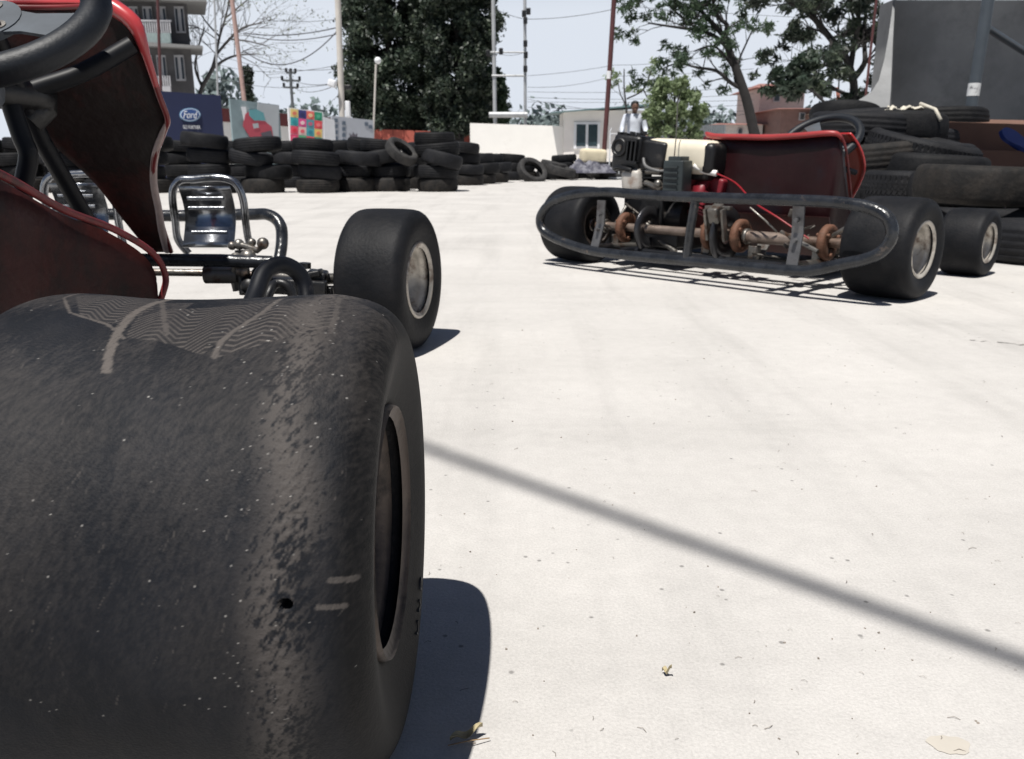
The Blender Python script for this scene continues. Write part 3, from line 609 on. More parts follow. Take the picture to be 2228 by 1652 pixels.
S2 = [(0,.14,.435),(.12,.14,.438),(.20,.145,.442),(.222,.165,.405),(.224,.20,.33),(.22,.24,.26),(.212,.29,.20),(.20,.34,.155),(.17,.37,.12),(.12,.385,.10),(0,.39,.09)]
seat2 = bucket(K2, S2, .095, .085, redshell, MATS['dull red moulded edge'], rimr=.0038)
MB().tube([(.095+x_,y_,z_) for x_,y_,z_ in [(-.238,.135,.452),(-.225,.13,.446),(-.19,.13,.440),(-.10,.128,.437),(0,.126,.434),(.10,.128,.437),(.18,.13,.442),(.215,.14,.440),(.226,.155,.425)]], [.005,.009,.0095,.0095,.0095,.0095,.009,.008,.004], 10, smooth=4).build('seat_lip', mat('sunlit red lip', (.30,.035,.035), .4, coat=.3, var=.15), seat2)  # lip red brighter than the rim, sunlight put into the colour
# maroon tray under the seat
m = MB(); m.prism([(-.24,.10,.20),(.33,.10,.20),(.33,.16,.075),(-.24,.16,.075)], (0,.006,0)); m.build('under_tray', mat('maroon under tray', (.05,.008,.007), .5, var=.4, scale=9, c2=(.02,.006,.006), c2amt=.4), K2)
m = MB(); r9 = random.Random(12)
for i in range(16):
    x_ = r9.uniform(-.5,.5); z_ = r9.uniform(.075,.21); y_ = r9.uniform(-.06,.09)
    if i%3 == 0: m.box((x_,y_,z_), (r9.uniform(.015,.04),.02,r9.uniform(.012,.05)), (r9.uniform(-.4,.4),r9.uniform(-.5,.5),0), .003)
    else: m.tube([(x_,y_,z_),(x_+r9.uniform(-.06,.06),y_+.01,z_+r9.uniform(-.05,.04)),(x_+r9.uniform(-.1,.1),y_+.03,z_+r9.uniform(-.06,.04))], r9.uniform(.003,.006), 6, smooth=3)
build_each(m, 'linkage', mat('greasy linkage steel', (.09,.08,.07), .5, .4, var=.4, c2=(.03,.022,.02), c2amt=.45, c2scale=30), K2)
m = MB()
for xx in (-.515,-.455,.12,.47,.52): m.lathe([(-.006,.014),(-.006,.024),(.006,.024),(.006,.014)], 18, Matrix.Translation((xx,0,.136)), closed=True)
build_each(m, 'axle_collar', steel, K2)
fa2 = [(.575,.452,.13),(.60,.415,.15),(.62,.375,.162),(.64,.33,.162),(.67,.28,.135),(.70,.23,.10),(.73,.17,.07)]
fairing(K2, fa2, .015, orange, red, red, bow=.04)
steering(K2, Vector((.012,.62,.432)), .138, .0145, math.radians(40))
MB().tube([(.018,.62,.44),(.016,.8,.14)], .01).build('steering_column', blacktube, K2)
m = MB(); m.tube([k2p(1775,350,.45),k2p(1832,366,.58),k2p(1862,376,.63)], .010, 10); m.build('fairing_stay', blacktube, K2)
# cables
MB().tube([k2p(1556,377,.08),k2p(1600,398,.06),k2p(1640,440,-.02),k2p(1690,472,-.06),k2p(1760,520,-.05)], .0028, 8, smooth=4).build('red_cable', mat('bright red cable', (.24,.012,.018), .4), K2)
MB().tube([k2p(1510,360,.06),k2p(1530,372,.07),k2p(1560,378,.08)], .010, 10).build('cable_ferrule', white, K2)
MB().tube([k2p(1632,452,-.04),k2p(1665,480,-.05),k2p(1690,505,-.02)], .003, 6).build('brake_cable', steel, K2)
# engine
E0 = Vector((-.30,.12,0))
eng = MB().box((-.33,.12,.22), (.17,.15,.16), (0,0,0), .012)
for i in range(6): eng.box((-.30,.12,.27+i*.012), (.15,.17,.004))
eng.box((-.30,.12,.10), (.30,.22,.05), (0,0,0), .008); eng.cyl((-.38,.12,.17), (-.18,.12,.17), .06, 20)
eng = eng.build('engine', blackpl, K2)
a = k2p(1388,335,.08)
m = MB(); m.box((a.x-.015,a.y,a.z), (.115,.12,.125), (0,.10,.1), .018); m.box((a.x+.085,a.y+.02,a.z-.01), (.10,.12,.105), (0,.15,.1), .014)
m.tube([(a.x-.035+.028*math.cos(i*PI/8),a.y-.062,a.z+.022+.028*math.sin(i*PI/8)) for i in range(16)], .006, 6, closed=True)
for i in range(3): m.box((a.x+.008+i*.018,a.y-.066,a.z+.01), (.006,.016,.07), (0,.1,.1))
m.box((a.x+.025,a.y-.066,a.z+.046), (.05,.016,.008), (0,.1,.1)); m.box((a.x+.025,a.y-.066,a.z-.028), (.05,.016,.008), (0,.1,.1))
for i in range(5): m.box((a.x-.05+i*.024,a.y-.03,a.z+.068-(i%2)*.004), (.014,.04,.012), (0,.1,.1+.2*i))
m.tube([(a.x-.055,a.y-.06,a.z-.05),(a.x-.02,a.y-.078,a.z-.045),(a.x+.03,a.y-.07,a.z-.055)], .008, 8)
m.build('fan_cover', blackpl, eng)
MB().cyl((a.x-.035,a.y-.06,a.z+.02),(a.x-.035,a.y-.0665,a.z+.02), .012, 16).build('starter_button', steel, eng)
t0 = k2p(1432,316,.12); t1 = k2p(1560,372,.12)
tk = MB().box(((t0.x+t1.x)/2-.006,.15,(t0.z+t1.z)/2+.004), (.268,.19,.112), (0,.05,0), .034); tk = tk.build('fuel_tank', cream, eng)
MB().box(((t0.x+t1.x)/2+.02,.155,(t0.z+t1.z)/2-.04), (.20,.17,.06), (0,.06,0), .02).build('tank_shield', blackpl, eng)
MB().cyl(((t0.x+t1.x)/2-.04,.15,t0.z+.005),((t0.x+t1.x)/2-.04,.15,t0.z+.022), .026, 20).build('filler_cap', blackpl, tk)
MB().box(((t0.x+t1.x)/2+.118,.15,(t0.z+t1.z)/2-.004), (.05,.185,.10), (0,.06,0), .022).build('tank_end', blackpl, tk)
mu = k2p(1386,394,.06); MB().box((mu.x,mu.y,mu.z), (.078,.10,.082), (0,-.12,.1), .022).build('muffler', muffler_m, eng)
MB().tube([k2p(1400,345,.03),k2p(1405,362,.02),k2p(1430,372,.02),k2p(1450,372,.04)], .0055, 8, smooth=4).build('breather_hose', mat('grey hose', (.12,.12,.12), .5), eng)
ab = k2p(1466,382,.0); m = MB(); m.box((ab.x,.02,ab.z-.005), (.075,.06,.105), (0,0,.05), .005); m.box((ab.x+.002,.02,ab.z+.05), (.05,.05,.022), (0,0,0), .004)
for i in range(5): m.box((ab.x-.004,-.012,ab.z-.045+i*.018), (.055,.006,.006))
m.build('air_filter_box', mat('dark grey green housing', (.028,.036,.038), .45, var=.3), eng)
MB().tube([k2p(1475,210,.02),k2p(1471,300,.02),k2p(1466,352,.02)], .0018, 6).build('stiff_wire', steel, K2)
MB().tube([k2p(1405,398,.03),k2p(1435,410,.01),k2p(1452,400,.02)], .01, 8).tube([k2p(1408,372,.04),k2p(1440,374,.03)], .012, 8).ball(k2p(1432,400,.0), .014, 6).build('carburettor', steel, eng)
# red cooling shroud with fins
rc = k2p(1535,425,.1); m = MB()
m.lathe([(-.02,.03),(-.02,.055),(.02,.055),(.02,.03)], 28, Matrix.Translation((rc.x-.01,.12,rc.z)), closed=True)
for i in range(7): a_ = i*.9; m.box((rc.x-.01+(.0),.08+.012*math.cos(a_),rc.z+.02-.013*i), (.075-.004*i,.02,.005), (0,.35,0))
for i in range(12): a_ = i*PI/6; m.box((rc.x-.035,.12+.048*math.cos(a_),rc.z+.048*math.sin(a_)), (.012,.012,.012))
m.box((rc.x-.06,.11,rc.z+.02), (.05,.03,.08), (0,.3,0), .005); m.box((rc.x-.02,.14,rc.z), (.13,.05,.13), (0,.2,0), .01); m.build('cooling_shroud', redpart, eng)
# fix parent-part rule helpers are done; ------------------------------------------------------------------ car tyres
def car_tyre_mesh(name, R, W, ri, grooves, m, ribs=0):
    pr = [(-W*.36,ri),(-W*.44,ri+.015),(-W*.5,(ri+R)*.5),(-W*.485,R*.885),(-W*.435,R*.94)]
    k = 17
    for i in range(k):
        x_ = -W*.36+W*.72*i/(k-1); gr = .0045 if (grooves and i % 4 == 2) else 0
        pr.append((x_, R*(1-.038*(abs(x_)/(W*.4))**2)-gr))
    pr += [(W*.435,R*.94),(W*.485,R*.885),(W*.5,(ri+R)*.5),(W*.44,ri+.015),(W*.36,ri),(W*.33,ri-.004),(W*.36,ri+.02),(W*.44,(ri+R)*.5),(W*.40,R*.9),(0,R*.93),(-W*.40,R*.9),(-W*.44,(ri+R)*.5),(-W*.36,ri+.02),(-W*.33,ri-.004)]
    mb = MB().lathe(pr, 56, Matrix.Rotation(PI/2,4,'Y'), closed=True)
    if ribs:
        for i in range(ribs):
            a = 2*PI*i/ribs
            for s_ in (-1,1):
                c = Vector(((R-.0105)*math.cos(a), (R-.0105)*math.sin(a), s_*W*.27)); mb.box(c, (.016,.018,W*.2), (0,0,a), 0)
                c = Vector(((R-.006)*math.cos(a+.05), (R-.006)*math.sin(a+.05), s_*W*.08)); mb.box(c, (.014,.018,W*.12), (s_*.5,0,a+.05), 0)
    me = bpy.data.meshes.new(name); me.from_pydata(mb.v, [], mb.f); me.polygons.foreach_set('use_smooth', mb.sm); me.materials.append(m); me.update(); return me
TM = [car_tyre_mesh('tyre', .255, .150, .165, True, rubber), car_tyre_mesh('tyre', .265, .158, .17, False, rubber), car_tyre_mesh('tyre', .245, .142, .16, True, rubber)]
TB = car_tyre_mesh('tyre', .275, .172, .175, True, rubber, 64); TG = car_tyre_mesh('tyre', .25, .15, .16, True, rubber_grey); TS = car_tyre_mesh('tyre', .20, .10, .13, False, rubber)
mud = mat('mud stained rubber', (.014,.0135,.0135), .75, var=.3, rnd=.2, dust=.5, dustcol=(.06,.05,.042), bump=.3, spec=.22); TMUD = [car_tyre_mesh('tyre', .255, .150, .165, True, mud), car_tyre_mesh('tyre', .262, .155, .17, False, mud)]
def tyre(me, loc, rot, label, group):
    o = bpy.data.objects.new('tyre', me); C.objects.link(o); o.location = loc; o.rotation_euler = rot
    q = TRR.uniform(.90,1.06); o.scale = (q,q*TRR.uniform(.97,1.03),TRR.uniform(.95,1.04)); o.rotation_euler.z += TRR.uniform(0,.6) if group and 'barrier' in group and abs(rot[1]) < .1 else 0
    return tag(o, label, 'tyre', group)
TRR = random.Random(77)
ORD = ['first','second','third','fourth','fifth','sixth','seventh','eighth','ninth','tenth','eleventh','twelfth','thirteenth','fourteenth','fifteenth','sixteenth','seventeenth','eighteenth','nineteenth','twentieth','twenty first','twenty second','twenty third','twenty fourth','twenty fifth','twenty sixth','twenty seventh','twenty eighth']
TG2 = car_tyre_mesh('tyre', .205, .12, .125, True, rubber_grey)
GB = 'old car tyres stacked as the track barrier'
rr = random.Random(11)
#        x px, base y px, count, big?
ST = [(-60,420,4),(35,420,4),(130,420,4),(222,421,4),(318,421,4),(452,422,4),(560,421,4),(683,421,4),(767,418,3),(838,417,4),(886,412,3),(949,418,5),(1012,404,4),(1042,401,3),(1072,398,3),(1104,393,3),(1136,391,2),(1196,391,2),(1228,390,3),(1262,389,2),(1292,388,2),(1324,387,2)]
def tier_word(k, n):
    return 'bottom tyre' if k == 0 else ('top tyre' if k == n-1 else ['','second tyre up','third tyre up','fourth tyre up'][k])
NUM = ['zero','one','two','three','four','five']
for i, (x_, y_, n) in enumerate(ST):
    z = 0; b0 = G(x_, y_); b0.y += .22
    for k in range(n):
        me = TMUD[rr.randrange(2)] if (k == 0 and rr.random() < .8) else TM[rr.randrange(3)]
        if x_ == 452 and k == 3: me = TM[1]
        wdt = .15
        th = .157 if x_ in (452,) else (.129 if n == 5 else .143)
        tilt = rr.uniform(-.09,.09) if k else rr.uniform(-.02,.02)
        ox, oy = (rr.uniform(-.075,.075), rr.uniform(-.06,.06)) if k else (0,0)
        if (x_,k) == (452,3): tilt = .12; ox = -.06
        if (x_,k) == (838,2): tilt = -.16; ox = -.08
        if (x_,k) == (949,2): tilt = .24
        if (x_,k) == (683,3): ox = -.04; tilt = .06
        if (x_,k) == (560,2): tilt = .16; ox = -.10
        tyre(me, (b0.x+ox, b0.y+oy, z+wdt/2+(abs(tilt)*.12)), (rr.uniform(-.04,.04) if k else 0, tilt, rr.uniform(0,6)*0+tilt*0), f'{tier_word(k,n)} in the {ORD[i]} stack from left, front row of long tyre barrier', GB)
        z += th
# second row behind, filling the gaps
B2 = [(-10,410,4),(85,410,4),(178,410,4),(390,411,4),(508,410,4),(622,410,4),(728,409,4),(800,408,3),(915,406,4),(985,402,4),(1058,394,3),(1088,391,3),(1120,388,2)]
for i, (x_, y_, n) in enumerate(B2):
    z = 0; b0 = G(x_, y_); b0.y += .3
    for k in range(n):
        if k < n-2 and x_ < 900: z += .145; continue
        t_ = rr.uniform(-.07,.07)
        tyre(TM[rr.randrange(3)], (b0.x+rr.uniform(-.05,.05), b0.y, z+.08), (rr.uniform(-.05,.05), t_, 0), f'{tier_word(k,n)} in the {ORD[i]} stack from left, rear row of long tyre barrier', GB)
        z += .145
    if x_ < 900 and n >= 3:      # lower tyres of the same stack
        for k in range(n-2): tyre(TM[0], (b0.x, b0.y, k*.145+.075), (0,0,0), f'{tier_word(k,n)} in the {ORD[i]} stack from left, rear row of long tyre barrier', GB)
p_ = P(874,330,9.75); tyre(TG2, p_, (.45,.58,.2), 'grey tyre leaning on edge near the top of the barrier beside the tallest stack', GB)
p_ = P(805,300,10.4); tyre(TM[0], P(800,316,10.3), (.05,.1,0), 'dark tyre lying half hidden behind the leaning grey tyre', GB)
p_ = P(1158,377,14.2); tyre(TG, (p_.x,p_.y,.165), (.80,.30,.3), 'pale tyre propped at a slant showing its open hole, far end of the barrier', GB)
for (x_, y_, Y, a_) in [(1205,362,15.3,.1),(1222,372,15,.15),(1300,376,15.9,.35),(1330,380,15.6,.3)]:
    p_ = P(x_,y_,Y); tyre(TG if a_ < 1 else TM[0], (p_.x,p_.y,max(p_.z,.09 if a_ < 1 else .25)), (a_,.2,.3), {1205:'grey dusty tyre topmost on the far low heap left of the junk',1222:'grey dusty tyre lying against the far low heap under the topmost one',1300:'grey tyre lying in the junk left of the maroon post',1330:'grey tyre lying beside the white hand trolley at the foot of the post'}[x_], GB)
# far pile of junk: cloth bundle and bag
m = MB(); c0 = P(1280,362,15.4); nn = 22; hv = []
for i in range(nn+1):
    for j in range(nn+1):
        u = i/nn-.5; v = j/nn-.5; fall = max(0, 1-(abs(u)*2)**2.5)*max(0, 1-(abs(v)*2)**2.5)
        hv.append((c0.x+u*1.0, c0.y+v*.5, .12+fall*(.16+.06*math.sin(11*u+3)*math.cos(9*v)+.05*math.sin(23*u+5*v)+.03*rr.random())))
m.add(hv, [(i*(nn+1)+j,(i+1)*(nn+1)+j,(i+1)*(nn+1)+j+1,i*(nn+1)+j+1) for i in range(nn) for j in range(nn)])
tag(m.build('cloth_heap', mat('faded cloth', (.20,.20,.23), .9, var=.4, scale=4, c2=(.05,.05,.07), c2amt=.5, c2scale=5)), 'grey blue heap of cloth and rubbish on the far tyres under the office window', 'rubbish heap')
m = MB(); c0 = P(1290,345,16.6); m.box((c0.x,c0.y,.40), (.5,.3,.30), (0,.06,.2), .08)
tag(m.build('cream_sack', mat('cream sack cloth', (.62,.55,.40), .9, var=.12, bump=.4)), 'cream sack lying on the far tyres below the office window', 'sack')
# ------------------------------------------------------------------ right hand tyre pile
GP = 'loose tyres heaped under the canopy at the right'
def rt(me, x_, y_, Y, rot, label, z=None):
    p_ = P(x_,y_,Y)
    o = tyre(me, (p_.x,p_.y,p_.z if z is None else z), rot, label, GP); q = rr.uniform(.93,1.05); o.scale = (q,q,1); return o
rt(TB, 2003,336,4.35, (.20,.12,.3), 'big treaded tyre tilted on top of the right hand pile, its zigzag tread showing')
rt(TM[1], 2025,372,4.2, (.02,.06,0), 'smooth tyre directly under the big treaded tyre in the right hand pile')
rt(TB, 2000,412,4.1, (0,.02,0), 'treaded tyre third from the top under the big tilted tyre in the right hand pile')
rt(TMUD[1], 2130,402,3.55, (.02,.03,.3), 'half shaded tyre at the front of the right hand pile with a sunlit left side')
rt(TM[0], 2300,405,3.75, (.02,.0,.3), 'shaded tyre at the right frame edge beside the half sunlit one')
rt(TM[1], 2120,470,3.72, (0,0,0), 'shaded tyre under the half sunlit front tyre of the right hand pile', .09)
rt(TM[1], 2110,470,3.80, (.04,0,0), 'shaded ground level tyre left below the half sunlit front tyre', .235)
rt(TM[2], 2275,520,3.1, (0,0,0), 'small shaded tyre lying on the ground at the right frame edge', .075)
for k,(z_,dx) in enumerate([(.085,0),(.235,.02),(.385,-.04)]):
    rt(TM[k%3], 1995+dx*100,430,4.35, (.02*k,.03*k,0), f'{["bottom","second","third"][k]} tyre up in the column hidden under the big tilted tyre', z_)
for k in range(3):
    rt([TM[0],TM[1],TMUD[0],TM[2]][k], 1905+6*((k*7)%3-1),400,4.35, (.03*(k%2),-.05*(k%3),0), f'{["bottom","second","top"][k]} tyre in the column just right of the kart fairing', .08+.148*k)
for k in range(4):
    rt(TM[k%3], 1850+8*(k%2),400,4.7, (.02,.05*(k%2),0), f'{["bottom","second","third","top"][k]} tyre in the column behind the kart steering wheel', .08+.15*k)
rt(TS, 1838,251,5.3, (-.16,.10,0), 'topmost tyre lying flat with its hole showing above the kart steering wheel')
rt(TM[1], 1880,276,4.9, (-.06,-.02,0), 'tyre just below the topmost one, right of the kart steering wheel')
rt(TM[1], 1945,282,4.75, (-.05,.04,0), 'tyre with white rags lying on it near the top of the right hand pile')
rt(TM[0], 1975,310,4.9, (0,.03,0), 'dark tyre under the rag covered one, above the big treaded tyre')
rt(TM[0], 2050,268,5.2, (-.06,.0,0), 'tyre lying behind the cardboard box top at the foot of the concrete wall')
for k in range(4): rt(TM[k%3], 2050,300,5.2, (0,0,0), f'{["bottom","second","third","fourth"][k]} tyre in the column behind the cardboard box', .08+.13*k)
for k in range(4): rt(TM[(k+1)%3], 1900,300,5.25, (0,0,0), f'{["bottom","second","third","fourth"][k]} tyre in the column behind the white rags', .08+.13*k)
# rags
m = MB(); rv = random.Random(5)
def rag(c, w_, d, h_, seed):
    r = random.Random(seed); n = 14; vs = []
    for i in range(n+1):
        for j in range(n+1):
            u = i/n-.5; v = j/n-.5; e = 1+.25*math.sin(7*u+seed)*math.cos(5*v)
            vs.append((c[0]+u*w_*e, c[1]+v*d*e, c[2]+h_*(abs(math.sin(5*u+seed)*math.cos(6*v+seed*.7))+.3*r.random())*(1-2*abs(u)*.7)))
    return vs, [(i*(n+1)+j,(i+1)*(n+1)+j,(i+1)*(n+1)+j+1,i*(n+1)+j+1) for i in range(n) for j in range(n)]
ragm = mat('white rag cloth', (.50,.47,.40), .9, var=.15, scale=12)
rz_ = P(1945,282,4.75).z+.088; c0 = P(1935,262,4.66); c0.z = rz_; m.add(*rag(c0, .09, .10, .032, 1), True); tag(m.build('rag', ragm, solid=.002), 'crumpled white rag lying on the left on top of the right hand tyre pile', 'rag', 'white rags on the tyre pile')
m = MB(); c0 = P(1978,259,4.64); c0.z = rz_; m.add(*rag(c0, .11, .10, .038, 3), True); m.tube([c0+Vector((.05,0,.04)),c0+Vector((.085,-.10,.005)),c0+Vector((.095,-.15,-.05))], .009, 6); tag(m.build('rag', ragm, solid=.002), 'folded white rag with a corner hanging right on top of the right hand tyre pile', 'rag', 'white rags on the tyre pile')
m = MB(); c0 = P(1900,283,4.55); m.tube([P(1880,283,4.5),P(1900,285,4.5),P(1922,288,4.48)], .012, 6, smooth=3); tag(m.build('rag', ragm), 'thin strip of pale rag between tyres below the two white rags', 'rag', 'white rags on the tyre pile')
# cardboard boxes
card = mat('brown cardboard', (.15,.082,.06), .9, var=.12, scale=5, c2=(.10,.055,.04), c2amt=.34, c2scale=18)
a = P(2140,345,4.55); m = MB()
b1 = MB().box((a.x+.20,4.78,a.z-.19), (.86,.40,.46), (0,.02,-.05), .004).build('cardboard_box', card); tag(b1, 'large brown cardboard box lying in the shade, in front of its open flap', 'cardboard box', 'cardboard boxes at the right')
MB().box((a.x-.02,4.572,a.z-.04), (.09,.004,.022)).build('box_handle_hole', mat('dark hole', (.02,.015,.012), .9), b1)
m = MB(); m.prism([P(2036,265,4.9),P(2240,272,4.9),P(2260,335,4.9),P(2075,328,4.9)], (0,.02,0)); m.prism([P(2044,264,4.92)+Vector((0,.03,0)),P(2242,270,4.92)+Vector((0,.03,0)),P(2242,262,5.2),P(2050,258,5.2)], (0,0,-.012))
b2 = m.build('cardboard_box', card); tag(b2, 'flattened brown cardboard carton leaning behind the blue sandal', 'cardboard box', 'cardboard boxes at the right')
MB().cyl(P(2075,298,4.895), P(2079,301,4.89), .008, 8).build('staple_mark', MATS['dark hole'], b2)
# blue sandal
blue = mat('blue rubber sandal', (.012,.035,.19), .45, var=.15); m = MB(); c0 = P(2216,313,4.6)
out = [(-.13,0),(-.12,.032),(-.06,.040),(0,.034),(.06,.042),(.11,.036),(.135,0),(.11,-.036),(.05,-.046),(0,-.036),(-.07,-.034),(-.12,-.028)]
Ms = Matrix.Translation(c0)@Matrix.Rotation(.48,4,'Y')@Matrix.Rotation(1.0,4,'X')@Matrix.Rotation(PI,4,'Z')
op = crom([(x_,y_,0) for x_,y_ in out], 4, True)
m.prism([Ms@(p*.95) for p in op], Ms.to_3x3()@Vector((0,0,.022)))
sb = m.build('sandal', blue); tag(sb, 'blue rubber sandal lying on the brown cardboard at the right frame edge', 'sandal')
MB().tube([Ms@Vector((.09,0,-.004)),Ms@Vector((.02,.0,-.03)),Ms@Vector((-.03,.036,0))], .006, 6, smooth=3).tube([Ms@Vector((.02,.0,-.03)),Ms@Vector((-.03,-.036,0))], .006, 6).build('sandal_strap', blue, sb)
# ------------------------------------------------------------------ concrete wall with swept end, post, canopy
WY = 6.6
outline = [P(1945,0,WY)]+[P(x_,y_,WY) for x_,y_ in [(1941,30),(1934,80),(1925,130),(1914,175),(1900,200),(1880,212),(1862,222),(1848,238)]]
outline = [p for p in outline]; top_r = P(2300,14,WY); top_r.z = outline[0].z; top_r.x = 6.2
xr_ = P(1936,60,WY).x
poly = [(xr_,WY,outline[0].z),(xr_,WY,0),(6.2,WY,0.0),(6.2,WY,outline[0].z)]
wl = MB().prism(poly, (0,.22,0)).build('concrete_wall', conc_wall); tag(wl, 'rough grey concrete wall with a swept curved left end behind the tyre pile', 'wall')
zt_ = outline[0].z; fl_ = MB(); vs = []
for lx, rx, y_ in [(1943,1947,-1),(1940,1946,30),(1933,1943,80),(1924,1941,130),(1912,1939,175),(1896,1938,200),(1876,1937,213),(1856,1936,225),(1838,1935,242),(1815,1934,262),(1790,1933,300)]:
    Yq = WY-.05
    for _ in range(6): zz = P(lx,y_,Yq).z; Yq = WY-.06-1.15*max(0,(zt_-zz))  # forward lean shaped so this end catches the sun
    a = P(lx,y_,Yq); b = P(rx,y_,Yq); c_ = P(rx+3,y_,WY+.2); d_ = P(lx+5,y_,WY+.2); vs += [tuple(a),tuple(b),tuple(c_),tuple(d_)]
nr = len(vs)//4; fs = [(4*i+j,4*i+(j+1)%4,4*i+4+(j+1)%4,4*i+4+j) for i in range(nr-1) for j in range(4)]+[(3,2,1,0),(4*nr-4,4*nr-3,4*nr-2,4*nr-1)]
fl_.add(vs, fs).build('flared_end', conc_wall, wl)
pm = mat('blue grey pipe', (.085,.10,.115), .4, .4, var=.2, scale=4)
m = MB(); pa = P(2108,262,5.05); pb = P(2150,0,5.05); pm_top = pb+(pb-pa)*1.0; pm_base = pa-(pb-pa)*(pa.z/(pb.z-pa.z))
m.tube([pm_base, pa, pb, pm_top], .033, 20); post = m.build('canopy_post', pm); tag(post, 'blue grey pipe post with a white sticker in front of the concrete wall', 'post')
st = pa.lerp(pb, .26); d_ = (pb-pa).normalized()
stk = MB().tube([st-d_*.035, st+d_*.035], .0345, 20, cap=False).build('round_sticker', mat('white sticker', (.65,.66,.66), .4, c2=(.06,.06,.07), c2amt=.4, c2scale=28), post)
br = MB().tube([P(2149,62,5.04), P(2228,112,5.3), P(2330,170,5.8)], .02, 12).build('diagonal_brace', pm, post)
# canopy roof: two corrugated sheets high above the frame, throwing the real shade at the right
def corr(x0, x1, y0, y1, z, sh=0.):
    n = int((x1-x0)/.035); vs = []
    for i in range(n+1):
        x_ = x0+(x1-x0)*i/n; zz = z+.012*math.cos(i*PI/2)
        vs += [(x_,y0,zz),(x_+(y1-y0)*sh,y1,zz)]
    return vs, [(2*i,2*i+2,2*i+3,2*i+1) for i in range(n)]
ZC = 2.7
can = empty('tin_canopy', 'corrugated tin canopy shading the tyres and the concrete wall at the right', 'canopy', (2.6,4.5,0))
def canopy_sheet(xs0, ys0, xs1, ys1, sh=0.):     # given the shade wanted on the ground
    v, f_ = corr(xs0-KX*ZC-2.6, xs1-KX*ZC-2.6, ys0-KY*ZC-4.5, ys1-KY*ZC-4.5, ZC, sh); return MB().add(v, f_).build('roof_sheet', galv, can, solid=.004)
xw = P(1940,100,WY).x
canopy_sheet(1.84, 2.68, 7.5, 3.75, .40); canopy_sheet(2.5, 3.76, 7.5, 5.15)
# sheet that shades the wall only: its shadow falls on the wall plane
v, f_ = corr(xw-KX*(ZC-.9)-2.6, 7.0-2.6, WY-KY*(ZC+.02)-4.5, WY+.0-KY*.2-4.5, ZC+.10); MB().add(v, f_).build('roof_sheet', galv, can, solid=.004)
v, f_ = corr(2.75-2.6, 7.0-2.6, 3.6-4.5, WY-KY*(ZC+.02)-4.5+.02, ZC+.06); MB().add(v, f_).build('roof_sheet', galv, can, solid=.004)
# ------------------------------------------------------------------ background buildings, walls, boards
def panel(name, m, x0, y0, x1, y1, Y0, Y1, label, cat, zb=0., th=.06, yb0=None):
    a = P(x0,y0,Y0); b = P(x1,y1,Y1); n_ = Vector((a.y-b.y, b.x-a.x, 0)).normalized()*th
    o = MB().prism([(a.x,a.y,zb),(b.x,b.y,zb),(b.x,b.y,b.z),(a.x,a.y,a.z)], n_).build(name, m)
    if label: tag(o, label, cat)
    return o, a, b
def on(a, b, m, name, parent, pts, off=.02, th=.012):           # flat shape on a board; pts in photo pixels
    n_ = Vector((a.y-b.y, b.x-a.x, 0)).normalized(); d = (b-a); d.z = 0; res = []
    for (x_, y_) in pts:
        r = Vector(ray(x_,y_)); o = Vector((0,0,CH)); t = (a-o).dot(n_)/r.dot(n_); res.append(o+r*t-n_*off)
    return MB().prism(res, n_*th).build(name, m, parent)
def disc(cx, cy, rx, ry, n=24): return [(cx+rx*math.cos(2*PI*i/n), cy+ry*math.sin(2*PI*i/n)) for i in range(n)]
def text_on(a, b, txt, cx, cy, hpx, m, parent, name, wpx=None, shear=0):
    n_ = Vector((a.y-b.y, b.x-a.x, 0)).normalized(); d = Vector((b.x-a.x,b.y-a.y,0)).normalized()
    r = Vector(ray(cx,cy)); o = Vector((0,0,CH)); t = (a-o).dot(n_)/r.dot(n_); c = o+r*t-n_*.045
    cu = bpy.data.curves.new('t','FONT'); cu.body = txt; cu.size = 1; cu.align_x = 'CENTER'; cu.align_y = 'CENTER'; cu.shear = shear; cu.extrude = .004
    to = bpy.data.objects.new('t', cu); C.objects.link(to); me = to.to_mesh()
    xs = [v.co.x for v in me.vertices]; ys = [v.co.y for v in me.vertices]; w0 = max(xs)-min(xs); h0 = max(ys)-min(ys); k = abs(t)/F*1.0
    sy = hpx*k/h0; sx = (wpx*k/w0) if wpx else sy; mx = (max(xs)+min(xs))/2; my = (max(ys)+min(ys))/2
    q = MB().add([c+d*((v.co.x-mx)*sx)+Vector((0,0,1))*((v.co.y-my)*sy)-n_*v.co.z*.5 for v in me.vertices], [tuple(p.vertices) for p in me.polygons])
    to.to_mesh_clear(); bpy.data.objects.remove(to)
    return q.build(name, m, parent)
navy = flat('navy banner', (.012,.018,.06)); wht = flat('white print', (.75,.76,.78)); ltb = flat('light blue print', (.18,.33,.50)); mblue = flat('emblem blue', (.03,.08,.24))
o, a, b = panel('banner_board', navy, 318,196,480,208, 15.2,15.9, 'navy blue banner board with a light oval emblem behind the tyre barrier', 'banner')
on(a,b,ltb,'emblem_ring',o,disc(413,250,23,15),.018); on(a,b,wht,'emblem_line',o,disc(413,250,20.8,13.2),.026); on(a,b,mblue,'emblem_field',o,disc(413,250,19.6,12),.034)
text_on(a,b,'Ford',413,250,15,wht,o,'emblem_lettering',30,.35); text_on(a,b,'GO FURTHER',416,277,7.5,wht,o,'banner_lettering',36)
# low white wall with a maroon band
ww, a, b = panel('boundary_wall', white, 440,236,800,264, 23,31, 'white boundary wall with a maroon band behind the advertising boards', 'wall', th=.2)
on(a,b,maroon,'maroon_band',ww,[(440,232),(800,263),(800,288),(440,262)],.03,.02)
